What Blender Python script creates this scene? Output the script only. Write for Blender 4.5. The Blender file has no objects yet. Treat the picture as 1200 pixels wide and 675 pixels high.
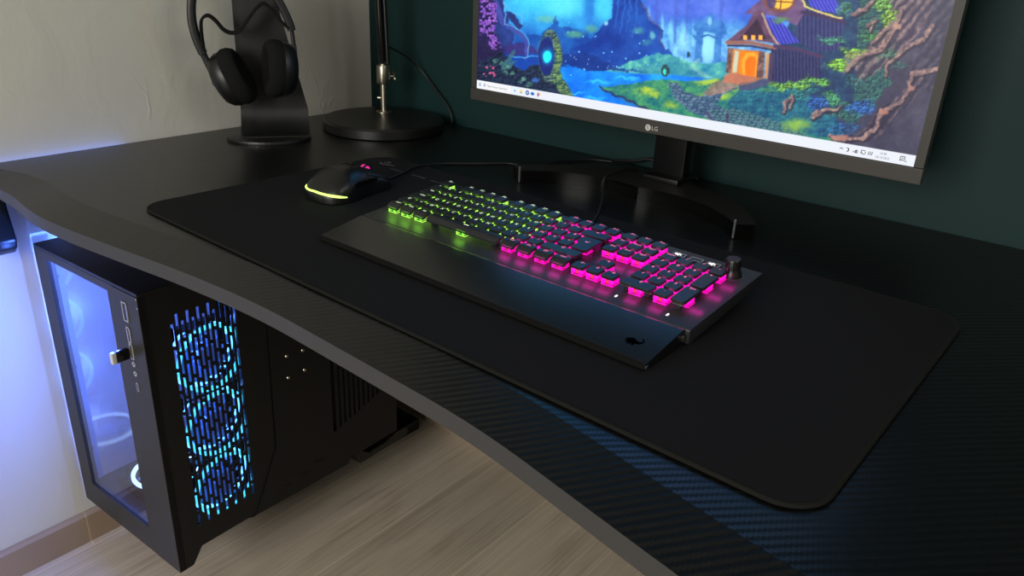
import bpy, bmesh, math, random
import numpy as np
from mathutils import Vector, Matrix
random.seed(7)
scene = bpy.context.scene
COL = scene.collection
PI = math.pi

# ------------------------------------------------------------------ helpers
def lin(c):
    r = []
    for v in c[:3]:
        v = v/255.0
        r.append(v/12.92 if v <= .04045 else ((v+.055)/1.055)**2.4)
    return (r[0], r[1], r[2], 1.0)

def mat(name, rgb, rough=.5, metal=0., spec=.5, emit=None, es=0., coat=0., build=None):
    m = bpy.data.materials.new(name); m.use_nodes = True
    nt = m.node_tree; b = nt.nodes['Principled BSDF']
    b.inputs['Base Color'].default_value = lin(rgb)
    b.inputs['Roughness'].default_value = rough
    b.inputs['Metallic'].default_value = metal
    b.inputs['Specular IOR Level'].default_value = spec
    b.inputs['Coat Weight'].default_value = coat
    if emit:
        b.inputs['Emission Color'].default_value = lin(emit)
        b.inputs['Emission Strength'].default_value = es
    if build: build(nt, b)
    return m

def node(nt, t, **kw):
    n = nt.nodes.new(t)
    for k, v in kw.items(): setattr(n, k, v)
    return n

def grain(scale=400, dist=.0004, strength=.3, detail=2):
    def f(nt, b):
        tc = node(nt, 'ShaderNodeTexCoord'); n = node(nt, 'ShaderNodeTexNoise')
        n.inputs['Scale'].default_value = scale; n.inputs['Detail'].default_value = detail
        bp = node(nt, 'ShaderNodeBump'); bp.inputs['Distance'].default_value = dist; bp.inputs['Strength'].default_value = strength
        nt.links.new(tc.outputs['Object'], n.inputs['Vector']); nt.links.new(n.outputs['Fac'], bp.inputs['Height'])
        nt.links.new(bp.outputs['Normal'], b.inputs['Normal'])
    return f

def obj(name, bm, m, parent=None, smooth=None):
    me = bpy.data.meshes.new(name)
    bmesh.ops.recalc_face_normals(bm, faces=bm.faces[:])
    bm.to_mesh(me); bm.free()
    for mm in (m if isinstance(m, (list, tuple)) else [m]): me.materials.append(mm)
    if smooth is not None:
        me.polygons.foreach_set('use_smooth', [True]*len(me.polygons))
        if smooth < 180:
            try: me.set_sharp_from_angle(angle=math.radians(smooth))
            except Exception: pass
    o = bpy.data.objects.new(name, me); COL.objects.link(o)
    if parent: o.parent = parent
    return o

def empty(name, loc=(0, 0, 0), rz=0., parent=None):
    o = bpy.data.objects.new(name, None); COL.objects.link(o)
    o.location = loc; o.rotation_euler = (0, 0, rz); o.empty_display_size = .05
    if parent: o.parent = parent
    return o

def tag(o, label=None, cat=None, group=None, kind=None):
    if label: o['label'] = label
    if cat: o['category'] = cat
    if group: o['group'] = group
    if kind: o['kind'] = kind
    return o

def newbm(): return bmesh.new()

def box(bm, lo, hi, bev=0., seg=2, mi=0, M=None):
    lo = Vector(lo); hi = Vector(hi); c = (lo+hi)/2; s = hi-lo
    t = bmesh.new()
    bmesh.ops.create_cube(t, size=1, matrix=Matrix.Translation(c) @ Matrix.Diagonal((s.x, s.y, s.z, 1)))
    if bev: bmesh.ops.bevel(t, geom=t.edges[:], offset=bev, segments=seg, profile=.6, affect='EDGES')
    merge(bm, t, mi, M)

def merge(bm, t, mi=0, M=None):
    vs = [bm.verts.new(M @ v.co if M is not None else v.co) for v in t.verts]
    t.verts.index_update()
    for f in t.faces:
        try:
            nf = bm.faces.new([vs[v.index] for v in f.verts]); nf.material_index = mi if mi else f.material_index; nf.smooth = f.smooth
        except ValueError: pass
    t.free()

def prism(bm, pts, ax, lo, hi, mi=0, M=None, bev=0., seg=2):
    """polygon pts (2-D) extruded along axis ax from lo to hi; ax 0: pts are (y,z), 1: (x,z), 2: (x,y)"""
    t = bmesh.new()
    def P(p, d): return (d, p[0], p[1]) if ax == 0 else (p[0], d, p[1]) if ax == 1 else (p[0], p[1], d)
    a = [t.verts.new(P(p, lo)) for p in pts]; b = [t.verts.new(P(p, hi)) for p in pts]
    n = len(pts)
    t.faces.new(a); t.faces.new(b[::-1])
    for i in range(n): t.faces.new((a[i], a[(i+1) % n], b[(i+1) % n], b[i]))
    bmesh.ops.recalc_face_normals(t, faces=t.faces[:])
    if bev:
        bmesh.ops.bevel(t, geom=[e for e in t.edges], offset=bev, segments=seg, profile=.6, affect='EDGES')
    merge(bm, t, mi, M)

def rrect(x0, y0, x1, y1, r, n=6):
    p = []
    for cx, cy, a0 in ((x1-r, y1-r, 0), (x0+r, y1-r, 90), (x0+r, y0+r, 180), (x1-r, y0+r, 270)):
        for k in range(n+1):
            a = math.radians(a0+90*k/n); p.append((cx+r*math.cos(a), cy+r*math.sin(a)))
    return p

def lathe(bm, prof, n=48, M=None, mi=0, sx=1., sy=1., closed=False):
    t = bmesh.new(); rings = []
    for r, z in prof:
        if r < 1e-6: rings.append([t.verts.new((0, 0, z))])
        else: rings.append([t.verts.new((r*sx*math.cos(2*PI*k/n), r*sy*math.sin(2*PI*k/n), z)) for k in range(n)])
    m = len(rings)
    for i in range(m if closed else m-1):
        A = rings[i]; B = rings[(i+1) % m]
        for k in range(n):
            k2 = (k+1) % n
            if len(A) == 1 and len(B) == 1: break
            if len(A) == 1: t.faces.new((A[0], B[k2], B[k]))
            elif len(B) == 1: t.faces.new((A[k], A[k2], B[0]))
            else: t.faces.new((A[k], A[k2], B[k2], B[k]))
    merge(bm, t, mi, M)

def catmull(pts, n=8):
    P = [Vector(p) for p in pts]; out = []
    for i in range(len(P)-1):
        p0 = P[max(i-1, 0)]; p1 = P[i]; p2 = P[i+1]; p3 = P[min(i+2, len(P)-1)]
        for k in range(n):
            t = k/n
            out.append(.5*((2*p1)+(p2-p0)*t+(2*p0-5*p1+4*p2-p3)*t*t+(3*p1-p0-3*p2+p3)*t*t*t))
    out.append(P[-1]); return out

def sweep(bm, path, sec, up=(0, 0, 1), scale=None, mi=0, M=None):
    """sweep closed 2-D section (side, up) along path"""
    t = bmesh.new(); rings = []; up = Vector(up); N = len(path)
    for i, p in enumerate(path):
        d = (path[min(i+1, N-1)]-path[max(i-1, 0)]).normalized()
        s = d.cross(up)
        s = s.normalized() if s.length > 1e-4 else Vector((1, 0, 0))
        u = s.cross(d).normalized(); k = scale[i] if scale else 1.
        rings.append([t.verts.new(p+s*(a*k)+u*(b*k)) for a, b in sec])
    n = len(sec)
    for A, B in zip(rings[:-1], rings[1:]):
        for k in range(n): t.faces.new((A[k], A[(k+1) % n], B[(k+1) % n], B[k]))
    t.faces.new(rings[0]); t.faces.new(rings[-1][::-1])
    merge(bm, t, mi, M)

def circ(r, n=10): return [(r*math.cos(2*PI*k/n), r*math.sin(2*PI*k/n)) for k in range(n)]
def tube(bm, pts, r, n=8, up=(0, 0, 1), k=8, mi=0): sweep(bm, catmull(pts, k), circ(r, n), up, mi=mi)
def cyl(bm, p, q, r, n=20, r2=None, mi=0):
    p = Vector(p); q = Vector(q); d = q-p; L = d.length
    M = Matrix.Translation(p) @ d.to_track_quat('Z', 'Y').to_matrix().to_4x4()
    r2 = r if r2 is None else r2
    lathe(bm, [(0, 0), (r, 0), (r2, L), (0, L)], n, M, mi)

def text_bm(s, size, depth=0., align='CENTER'):
    cu = bpy.data.curves.new('glyphs', 'FONT'); cu.body = s; cu.size = size; cu.align_x = align; cu.align_y = 'CENTER'
    cu.resolution_u = 2; cu.extrude = depth
    o = bpy.data.objects.new('glyphs', cu); COL.objects.link(o)
    dg = bpy.context.evaluated_depsgraph_get(); me = bpy.data.meshes.new_from_object(o.evaluated_get(dg))
    bm = bmesh.new(); bm.from_mesh(me)
    bpy.data.objects.remove(o); bpy.data.curves.remove(cu); bpy.data.meshes.remove(me)
    return bm

# ------------------------------------------------------------------ materials
black_plastic = mat('black plastic', (22, 22, 22), .42, build=grain(900, .0002, .15))
satin_black = mat('satin black', (16, 16, 16), .35)
gloss_black = mat('gloss black', (10, 10, 10), .12)
dark_metal = mat('dark coated steel', (30, 30, 31), .42, .3, build=grain(1500, .0001, .12))
pc_metal = mat('case steel', (17, 17, 18), .42, .25, build=grain(1500, .0001, .12))
pc_front_lit = mat('lit case front steel', (44, 43, 42), .5, .1, build=grain(1500, .0001, .12))  # case steel made lighter, front light put into the colour
chrome = mat('brushed nickel', (190, 182, 165), .28, 1.)
rubber = mat('black rubber', (12, 12, 12), .8, spec=.2)
foam = mat('ear pad fabric', (24, 24, 23), .95, spec=.15, build=grain(1200, .0005, .5))
grey_print = mat('grey print', (88, 88, 90), .6)
light_print = mat('pale print', (200, 200, 195), .5)

def emis(name, rgb, s):
    m = bpy.data.materials.new(name); m.use_nodes = True; nt = m.node_tree; nt.nodes.clear()
    e = node(nt, 'ShaderNodeEmission'); e.inputs['Color'].default_value = lin(rgb); e.inputs['Strength'].default_value = s
    o = node(nt, 'ShaderNodeOutputMaterial'); nt.links.new(e.outputs[0], o.inputs[0]); return m

def wall_plaster(nt, b):
    tc = node(nt, 'ShaderNodeTexCoord'); L = nt.links
    mp = node(nt, 'ShaderNodeMapping'); mp.inputs['Scale'].default_value = (1, 1.5, .85)
    n1 = node(nt, 'ShaderNodeTexNoise'); n1.inputs['Scale'].default_value = 9; n1.inputs['Detail'].default_value = 6; n1.inputs['Distortion'].default_value = .7
    n2 = node(nt, 'ShaderNodeTexNoise'); n2.inputs['Scale'].default_value = 3.5; n2.inputs['Detail'].default_value = 3
    L.new(tc.outputs['Object'], mp.inputs['Vector']); L.new(mp.outputs[0], n1.inputs['Vector']); L.new(tc.outputs['Object'], n2.inputs['Vector'])
    # trowel ridges: thin scratches that break up
    vo = node(nt, 'ShaderNodeTexVoronoi'); vo.feature = 'DISTANCE_TO_EDGE'; vo.inputs['Scale'].default_value = 7
    wn = node(nt, 'ShaderNodeTexNoise'); wn.inputs['Scale'].default_value = 6; wn.inputs['Detail'].default_value = 3
    wm = node(nt, 'ShaderNodeMixRGB'); wm.inputs[0].default_value = .18
    L.new(mp.outputs[0], wn.inputs['Vector']); L.new(mp.outputs[0], wm.inputs[1]); L.new(wn.outputs['Color'], wm.inputs[2]); L.new(wm.outputs[0], vo.inputs['Vector'])
    cr = node(nt, 'ShaderNodeValToRGB'); cr.color_ramp.elements[0].position = 0; cr.color_ramp.elements[0].color = (1, 1, 1, 1)
    cr.color_ramp.elements[1].position = .035; cr.color_ramp.elements[1].color = (0, 0, 0, 1)
    L.new(vo.outputs['Distance'], cr.inputs[0])
    gate = node(nt, 'ShaderNodeValToRGB'); gate.color_ramp.elements[0].position = .55; gate.color_ramp.elements[1].position = .68
    L.new(n2.outputs['Fac'], gate.inputs[0])
    mu = node(nt, 'ShaderNodeMath', operation='MULTIPLY'); L.new(cr.outputs[0], mu.inputs[0]); L.new(gate.outputs[0], mu.inputs[1])
    ad = node(nt, 'ShaderNodeMath', operation='MULTIPLY_ADD'); ad.inputs[1].default_value = .75
    L.new(mu.outputs[0], ad.inputs[0]); L.new(n1.outputs['Fac'], ad.inputs[2])
    bp = node(nt, 'ShaderNodeBump'); bp.inputs['Distance'].default_value = .0035; bp.inputs['Strength'].default_value = .4
    L.new(ad.outputs[0], bp.inputs['Height']); L.new(bp.outputs[0], b.inputs['Normal'])
white_wall = mat('rough white plaster', (205, 203, 192), .85, spec=.25, build=wall_plaster)
green_wall = mat('dark green paint', (9, 44, 43), .6, spec=.3, build=grain(60, .001, .2, 4))
ceil_mat = mat('ceiling paint', (200, 200, 195), .9)

def oak(sx):
    def f(nt, b):
        L = nt.links; tc = node(nt, 'ShaderNodeTexCoord')
        mp = node(nt, 'ShaderNodeMapping'); mp.inputs['Rotation'].default_value = (0, 0, PI/2); mp.inputs['Location'].default_value = (.06, -.405+.19*3, 0)
        L.new(tc.outputs['Object'], mp.inputs['Vector'])
        br = node(nt, 'ShaderNodeTexBrick'); br.inputs['Scale'].default_value = 1; br.inputs['Brick Width'].default_value = 1.29; br.inputs['Row Height'].default_value = .19
        br.inputs['Mortar Size'].default_value = .0014; br.inputs['Mortar Smooth'].default_value = .3; br.offset = .37; br.squash = 1
        br.inputs['Color1'].default_value = (0, 0, 0, 1); br.inputs['Color2'].default_value = (1, 1, 1, 1); br.inputs['Mortar'].default_value = (.5, .5, .5, 1)
        L.new(mp.outputs[0], br.inputs['Vector'])
        # grain in the plank direction, shifted for each plank
        of = node(nt, 'ShaderNodeVectorMath', operation='SCALE'); of.inputs['Scale'].default_value = 3.7
        L.new(br.outputs['Color'], of.inputs[0])
        ad = node(nt, 'ShaderNodeVectorMath', operation='ADD'); L.new(mp.outputs[0], ad.inputs[0]); L.new(of.outputs[0], ad.inputs[1])
        m2 = node(nt, 'ShaderNodeMapping'); m2.inputs['Scale'].default_value = (1.5, 7, 1); L.new(ad.outputs[0], m2.inputs['Vector'])
        n1 = node(nt, 'ShaderNodeTexNoise'); n1.inputs['Scale'].default_value = 1.4; n1.inputs['Detail'].default_value = 2; n1.inputs['Distortion'].default_value = .6
        L.new(m2.outputs[0], n1.inputs['Vector'])
        ml = node(nt, 'ShaderNodeMath', operation='MULTIPLY'); ml.inputs[1].default_value = 26; L.new(n1.outputs['Fac'], ml.inputs[0])
        fr = node(nt, 'ShaderNodeMath', operation='SINE'); L.new(ml.outputs[0], fr.inputs[0])
        m3 = node(nt, 'ShaderNodeMapping'); m3.inputs['Scale'].default_value = (4, 160, 1); L.new(ad.outputs[0], m3.inputs['Vector'])
        n2 = node(nt, 'ShaderNodeTexNoise'); n2.inputs['Scale'].default_value = 1; n2.inputs['Detail'].default_value = 4; L.new(m3.outputs[0], n2.inputs['Vector'])
        n3 = node(nt, 'ShaderNodeTexNoise'); n3.inputs['Scale'].default_value = 3.; n3.inputs['Detail'].default_value = 3; L.new(m2.outputs[0], n3.inputs['Vector'])
        a = node(nt, 'ShaderNodeMath', operation='MULTIPLY_ADD'); a.inputs[1].default_value = .07; L.new(fr.outputs[0], a.inputs[0])
        L.new(n2.outputs['Fac'], a.inputs[2])
        a2 = node(nt, 'ShaderNodeMath', operation='MULTIPLY_ADD'); a2.inputs[1].default_value = .55; L.new(n3.outputs['Fac'], a2.inputs[0]); L.new(a.outputs[0], a2.inputs[2])
        cr = node(nt, 'ShaderNodeValToRGB'); e = cr.color_ramp.elements
        e[0].position = .42; e[0].color = lin((sx[0]-24, sx[1]-26, sx[2]-28)); e[1].position = 1.05; e[1].color = lin((sx[0]+12, sx[1]+12, sx[2]+10))
        mid = e.new(.72); mid.color = lin(sx)
        L.new(a2.outputs[0], cr.inputs[0])
        mx = node(nt, 'ShaderNodeMixRGB', blend_type='MULTIPLY'); mx.inputs[0].default_value = .10
        L.new(cr.outputs[0], mx.inputs[1]); L.new(br.outputs['Color'], mx.inputs[2])
        sm = node(nt, 'ShaderNodeMixRGB', blend_type='MIX'); sm.inputs[2].default_value = lin((sx[0]+25, sx[1]+22, sx[2]+16))
        L.new(br.outputs['Fac'], sm.inputs[0]); L.new(mx.outputs[0], sm.inputs[1]); L.new(sm.outputs[0], b.inputs['Base Color'])
        bp = node(nt, 'ShaderNodeBump'); bp.inputs['Distance'].default_value = .0006; bp.inputs['Strength'].default_value = .4
        L.new(n2.outputs['Fac'], bp.inputs['Height']); L.new(bp.outputs[0], b.inputs['Normal'])
    return f
oak_floor = mat('oak laminate', (170, 152, 132), .55, spec=.3, build=oak((196, 182, 163)))
oak_skirting = mat('oak skirting', (140, 118, 98), .55, spec=.3, build=oak((158, 138, 118)))

def carbon(nt, b):
    L = nt.links; tc = node(nt, 'ShaderNodeTexCoord'); sp = node(nt, 'ShaderNodeSeparateXYZ'); L.new(tc.outputs['Object'], sp.inputs[0])
    def M(op, a, bb=None, c=None):
        n = node(nt, 'ShaderNodeMath', operation=op)
        for i, v in enumerate((a, bb, c)):
            if v is None: continue
            if isinstance(v, (int, float)): n.inputs[i].default_value = v
            else: L.new(v, n.inputs[i])
        return n.outputs[0]
    X = M('MULTIPLY', sp.outputs[0], 1/.0052); Y = M('MULTIPLY', sp.outputs[1], 1/.0052)
    t = M('FRACT', M('MULTIPLY', M('SUBTRACT', M('FLOOR', M('MULTIPLY', X, 2.)), M('MULTIPLY', Y, 2.)), .25))      # diagonal twill steps
    tri = M('ABSOLUTE', M('SUBTRACT', M('MULTIPLY', t, 2.), 1.))
    bp = node(nt, 'ShaderNodeBump'); bp.inputs['Distance'].default_value = .0012; bp.inputs['Strength'].default_value = .3
    L.new(tri, bp.inputs['Height']); L.new(bp.outputs[0], b.inputs['Normal'])
    mx = node(nt, 'ShaderNodeMixRGB'); mx.inputs[1].default_value = lin((3, 3, 3)); mx.inputs[2].default_value = lin((14, 15, 16))
    L.new(tri, mx.inputs[0]); L.new(mx.outputs[0], b.inputs['Base Color'])
desk_top_mat = mat('carbon fibre laminate', (18, 18, 18), .3, spec=.6, build=carbon)
desk_edge_mat = mat('desk edge band', (52, 52, 51), .5, spec=.4, build=grain(700, .0002, .2))

# ------------------------------------------------------------------ room
FZ = -.7494; CZ = 1.75; RX = 3.4; FY = -3.6
def structure(name, bm, m, label=None):
    o = obj(name, bm, m); tag(o, label, None, None, 'structure'); return o
bm = newbm(); box(bm, (-.15, FY-.15, FZ-.1), (RX+.15, .15, FZ)); structure('floor', bm, oak_floor)
bm = newbm(); box(bm, (-.15, FY-.15, FZ), (0, .0, CZ)); structure('wall_left', bm, white_wall)
bm = newbm(); box(bm, (0, 0, FZ), (RX, .15, CZ)); structure('wall_back', bm, green_wall)
bm = newbm(); box(bm, (RX, FY, FZ), (RX+.15, .15, CZ)); structure('wall_right', bm, white_wall)
bm = newbm(); box(bm, (-.15, FY-.15, CZ), (RX+.15, .15, CZ+.1)); structure('ceiling', bm, ceil_mat)
lip = mat('skirting sealant', (160, 155, 148), .6)
def skirting(name, axis):
    bm = newbm()
    if axis == 'left':
        prism(bm, [(0, FZ), (.012, FZ), (.012, FZ+.058), (.007, FZ+.0634), (0, FZ+.0634)], 1, FY, -.012)
    else:
        t = [(0, FZ), (-.012, FZ), (-.012, FZ+.058), (-.007, FZ+.0634), (0, FZ+.0634)]
        prism(bm, t, 0, 0., RX)
    return structure(name, bm, oak_skirting)
skirting('baseboard_left', 'left'); skirting('baseboard_back', 'back')

# ------------------------------------------------------------------ desk
DX1 = 1.66
desk = empty('desk', (0, 0, FZ))
tag(desk, 'black carbon-fibre gaming desk with curved front edge, in the corner of the two walls', 'desk')
def front_curve(x):            # y of the front edge, dished in the middle
    P = [(.17, -.808), (.25, -.822), (.33, -.8205), (.43, -.810), (.585, -.791), (.72, -.783), (.855, -.7895), (.953, -.7945), (1.03, -.799), (1.09, -.811), (1.175, -.8275), (1.25, -.842), (1.36, -.857), (1.47, -.858), (1.56, -.845)]
    xs = [p[0] for p in P]; ys = [p[1] for p in P]
    return float(np.interp(x, xs, ys))
out = []
ctrl = [(.010, -.004), (.010, -.3), (.010, -.6), (.010, -.770), (.014, -.790), (.026, -.803), (.045, -.808), (.10, -.808)]
for p in ctrl: out.append(p)
fx = np.linspace(.17, 1.52, 60)
ys = np.array([front_curve(x) for x in fx]); k = np.ones(5)/5; ysm = np.convolve(np.pad(ys, 2, 'edge'), k, 'valid')
for x, y in zip(fx, ysm): out.append((float(x), float(y)))
out += [(1.58, -.836), (1.63, -.80), (DX1, -.74), (DX1, -.4), (DX1, -.004)]
def inset_front(p):            # bevelled front: flat part stops short of the edge
    x, y = p
    if y > -.78: return (x, y)
    w = .052 if .12 < x < 1.5 else .045
    return (x + (.012 if x < .05 else 0), y+w*min(1, max(0, (x-.01)/.05)) if x < .12 else y+w)
H0 = -FZ
bm = newbm(); n = len(out)
top = [bm.verts.new((*inset_front(p), H0)) for p in out]
mid = [bm.verts.new((p[0], p[1], H0-.009 if p[1] < -.76 else H0-.002)) for p in out]
low = [bm.verts.new((p[0], p[1], H0-.027)) for p in out]
low2 = [bm.verts.new((min(max(p[0], .018), DX1-.008), min(p[1]+.006, -.012), H0-.031)) for p in out]
bm.faces.new(top)
for i in range(n):
    j = (i+1) % n
    bm.faces.new((top[i], top[j], mid[j], mid[i]))
    f = bm.faces.new((mid[i], mid[j], low[j], low[i])); f.material_index = 1
    f = bm.faces.new((low[i], low[j], low2[j], low2[i])); f.material_index = 1
f = bm.faces.new(low2[::-1]); f.material_index = 1
obj('tabletop', bm, [desk_top_mat, desk_edge_mat], desk, 6)
for x in (.16, 1.48):
    bm = newbm(); box(bm, (x-.035, -.30, .03), (x+.035, -.20, H0-.06), .004); obj('leg', bm, dark_metal, desk)
    bm = newbm(); box(bm, (x-.04, -.52 if x > 1 else -.21, .0), (x+.04, -.05, .03), .005); obj('foot', bm, dark_metal, desk)
    bm = newbm(); box(bm, (x-.04, -.45, H0-.06), (x+.04, -.06, H0-.031), .003); obj('support_arm', bm, dark_metal, desk)
bm = newbm(); box(bm, (.2, -.28, H0-.10), (1.44, -.22, H0-.045), .004); obj('crossbar', bm, dark_metal, desk)

# device hanging under the left front corner
dev = empty('hanging_device', (.033, -.79, -.0325)); tag(dev, 'rounded black device with a round grey dial, hanging below the desk left of the computer', 'device')
bm = newbm(); prism(bm, [(-.075, -.118), (.004, -.105), (.016, -.094), (.020, -.08), (.008, -.030), (.004, 0), (-.075, 0)], 1, -.016, .012, bev=.004, seg=3)
obj('casing', bm, mat('dark teal plastic', (20, 27, 32), .3), dev, 40)
bm = newbm(); lathe(bm, [(0, -.003), (.020, -.003), (.026, 0), (.026, .004), (0, .004)], 40, Matrix.Translation((-.008, -.019, -.083)) @ Matrix.Rotation(PI/2, 4, 'X')); obj('dial', bm, mat('grey dial', (150, 146, 148), .45), dev, 40)
bm = newbm(); lathe(bm, [(0, 0), (.004, 0), (.004, .003), (0, .003)], 20, Matrix.Translation((-.016, -.024, -.080)) @ Matrix.Rotation(PI/2, 4, 'X')); obj('indicator', bm, mat('white dot', (235, 235, 235), .4), dev, 40)
bm = newbm(); box(bm, (-.06, -.022, -.022), (.0, -.010, .0), .002); obj('bracket', bm, light_print, dev)

# ------------------------------------------------------------------ desk mat
MW, MD, MA = .9067, .4278, -.0198
def mat_fabric(nt, b):
    L = nt.links; tc = node(nt, 'ShaderNodeTexCoord'); n = node(nt, 'ShaderNodeTexNoise'); n.inputs['Scale'].default_value = 900; n.inputs['Detail'].default_value = 2
    L.new(tc.outputs['Object'], n.inputs['Vector']); bp = node(nt, 'ShaderNodeBump'); bp.inputs['Distance'].default_value = .0004; bp.inputs['Strength'].default_value = .25
    L.new(n.outputs['Fac'], bp.inputs['Height']); L.new(bp.outputs[0], b.inputs['Normal'])
cloth = mat('black woven mat cloth', (22, 22, 24), .85, spec=.15, build=mat_fabric)
stitch_m = mat('stitched hem', (30, 30, 28), .9, spec=.1, build=grain(2500, .0006, .8))
dm = empty('desk_mat', (.3625, -.7256, 0), MA); tag(dm, 'long black cloth desk mat lying across the desk under the keyboard and mouse', 'desk mat')
bm = newbm(); prism(bm, rrect(.001, .001, MW-.001, MD-.001, .032, 8), 2, .0003, .0034); obj('mat_surface', bm, cloth, dm)
bm = newbm(); rr = rrect(0, 0, MW, MD, .033, 10); path = [Vector((x, y, .0019)) for x, y in rr+rr[:2]]
sweep(bm, path, [(a*1.5, b) for a, b in circ(.0019, 8)]); obj('stitched_hem', bm, stitch_m, dm, 180)
bm = newbm()
rnd = random.Random(3)
for x0, x1 in ((.0735, .1085), (.122, .1535), (.165, .201)):
    x = x0
    while x < x1-.001:
        w = rnd.uniform(.0018, .0042); h = rnd.choice((.0042, .0042, .003)); y = .3755
        if rnd.random() < .55: box(bm, (x, y, .0034), (x+w*.35, y+h, .0036)); box(bm, (x, y, .0034), (x+w, y+h*.28, .0036))
        else: box(bm, (x, y+h*.35, .0034), (x+w, y+h*.65, .0036)); box(bm, (x+w*.6, y, .0034), (x+w, y+h, .0036))
        x += w+.0012
obj('printed_lettering', bm, grey_print, dm)
bm = newbm()
tube(bm, [(.033, .392, .0034), (.034, .387, .0034), (.042, .3865, .0034), (.058, .3905, .0034), (.066, .391, .0034)], .0005, 6)
tube(bm, [(.037, .394, .0034), (.0385, .4, .0034), (.042, .403, .0034), (.0455, .4, .0034), (.044, .395, .0034)], .0005, 6)
obj('printed_emblem', bm, grey_print, dm)

# ------------------------------------------------------------------ keyboard
# frame: x along the rows, y away from the room, z out of the key plate; the rear feet are folded out
KROT, KTILT, KLOC = -.0197, .0858, (.6466, -.5390, .0239)
KB = empty('keyboard', KLOC); KB.rotation_euler = (KTILT, 0, KROT)
KM = Matrix.Translation(KLOC) @ Matrix.Rotation(KROT, 4, 'Z') @ Matrix.Rotation(KTILT, 4, 'X')
tag(KB, 'black full-size mechanical keyboard with wrist rest, glowing green left and pink right', 'keyboard')
U = .01905
def mat_h(v): return (.0040-KLOC[2]-v*math.sin(KTILT))/math.cos(KTILT)      # desk mat seen in the keyboard frame
plate_m = mat('anodised plate', (58, 58, 61), .38, .5, build=grain(1800, .0001, .15))
rest_m = mat('smooth wrist rest', (10, 11, 12), .30, spec=.8, coat=.3, build=grain(2500, .00005, .1)); rest_m.node_tree.nodes['Principled BSDF'].inputs['Coat Roughness'].default_value = .26
PL, PR, P0, P1 = -.0120, .4490, -.0345, .1215
bm = newbm()
prism(bm, [(P0, -.0150), (P0, -.0012), (P0+.001, 0), (P1-.001, 0), (P1, -.0012), (P1-.006, -.0125)], 0, PL, PR, bev=.0006)
obj('base_plate', bm, plate_m, KB, 30)
for x in (PL+.045, PR-.045):
    bm = newbm(); v = P1-.020; prism(bm, [(v-.006, -.0126), (v+.006, -.0126), (v+.003, mat_h(v)+.0002), (v-.003, mat_h(v)+.0002)], 0, x-.016, x+.016, bev=.0008); obj('flip_foot', bm, rubber, KB)
bm = newbm(); box(bm, (PL+.02, P0+.002, mat_h(P0)+.0002), (PR-.02, P0+.010, -.0148)); obj('rubber_strip', bm, rubber, KB)
R0 = -.1045
bm = newbm()
prism(bm, [(R0, mat_h(R0)+.0004), (R0-.0015, -.0085), (R0+.003, -.0048), (P0-.0042, .0008), (P0-.0014, .0003), (P0-.0012, mat_h(P0)+.0004)], 0, PL+.001, PR-.0045, bev=.0007)
bm.normal_update()
for f in bm.faces:
    if f.normal.y < -.25: f.material_index = 1  # faces turned to the front get the darker material
rest = obj('wrist_rest', bm, [rest_m, mat('dark rest front', (7, 7, 6), .8, spec=.15)], KB, 30)
def rz(v): return -.0048+(v-R0-.003)*(.0056/(P0-.0042-R0-.003))
bmx = Matrix.Translation((.4165, -.0800, rz(-.0800)+.0001)) @ Matrix.Rotation(math.atan(.0056/.0628), 4, 'X')
bm = newbm()
prism(bm, [(-.0085, .001), (-.005, .0045), (-.001, .0055), (.002, .003), (.006, .0025), (.0078, .0045), (.0068, .0075), (.0042, .0088), (.0075, .0082), (.0095, .0045), (.0078, .0), (.003, -.002), (.003, -.0052), (.0008, -.005), (.0002, -.002), (-.002, -.0052), (-.004, -.0048), (-.003, -.001), (-.0058, -.0035), (-.0072, -.002), (-.0055, .0)], 2, 0, .0002, M=bmx)
obj('emblem', bm, mat('emblem matt black', (2, 2, 2), .9, spec=.0), rest)
bm = newbm(); box(bm, (PR-.0045, P0-.007, -.010), (PR-.0028, P0-.002, -.005), .0004); obj('magnet_clip', bm, chrome, rest)
bm = newbm(); box(bm, (PR-.0050, R0+.001, -.0098), (PR-.0035, R0+.005, -.0068), .0004); obj('corner_trim', bm, chrome, rest)

# switches and caps
def glow(name, rgb, s, mixrgb):
    def f(nt, b):
        L = nt.links; tc = node(nt, 'ShaderNodeTexCoord'); n = node(nt, 'ShaderNodeTexNoise'); n.inputs['Scale'].default_value = 420; n.inputs['Detail'].default_value = 2
        L.new(tc.outputs['Object'], n.inputs['Vector'])
        cr = node(nt, 'ShaderNodeValToRGB'); cr.color_ramp.elements[0].position = .36; cr.color_ramp.elements[0].color = lin(mixrgb); cr.color_ramp.elements[1].position = .58; cr.color_ramp.elements[1].color = lin(rgb)
        L.new(n.outputs['Fac'], cr.inputs[0]); L.new(cr.outputs[0], b.inputs['Emission Color'])
    return mat(name, mixrgb, .3, emit=rgb, es=s, build=f)
pink_sw = glow('pink lit switch', (255, 10, 182), 1.7, (175, 0, 115))
green_sw = glow('green lit switch', (180, 240, 95), 1.5, (70, 140, 25))
pink_led = emis('pink led', (255, 88, 196), 4.5); green_led = emis('green led', (165, 238, 90), 2.2)
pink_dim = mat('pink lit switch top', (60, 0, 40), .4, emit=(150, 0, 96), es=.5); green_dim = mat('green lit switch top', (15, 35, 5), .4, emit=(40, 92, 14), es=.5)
pink_leg = emis('pink legend', (255, 130, 185), 1.4); green_leg = emis('green legend', (225, 250, 205), 1.5)
stem_m = mat('brown switch stem', (170, 70, 50), .5, emit=(150, 30, 40), es=.5); stem_g = mat('stem in green light', (80, 120, 30), .5, emit=(60, 100, 10), es=.5)  # LED light put into the stem colours, with a faint glow
cap_m = mat('black keycap', (24, 27, 31), .38, spec=.75, build=grain(2500, .0001, .2))
base_led = emis('white led', (255, 248, 240), 2.)

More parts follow.
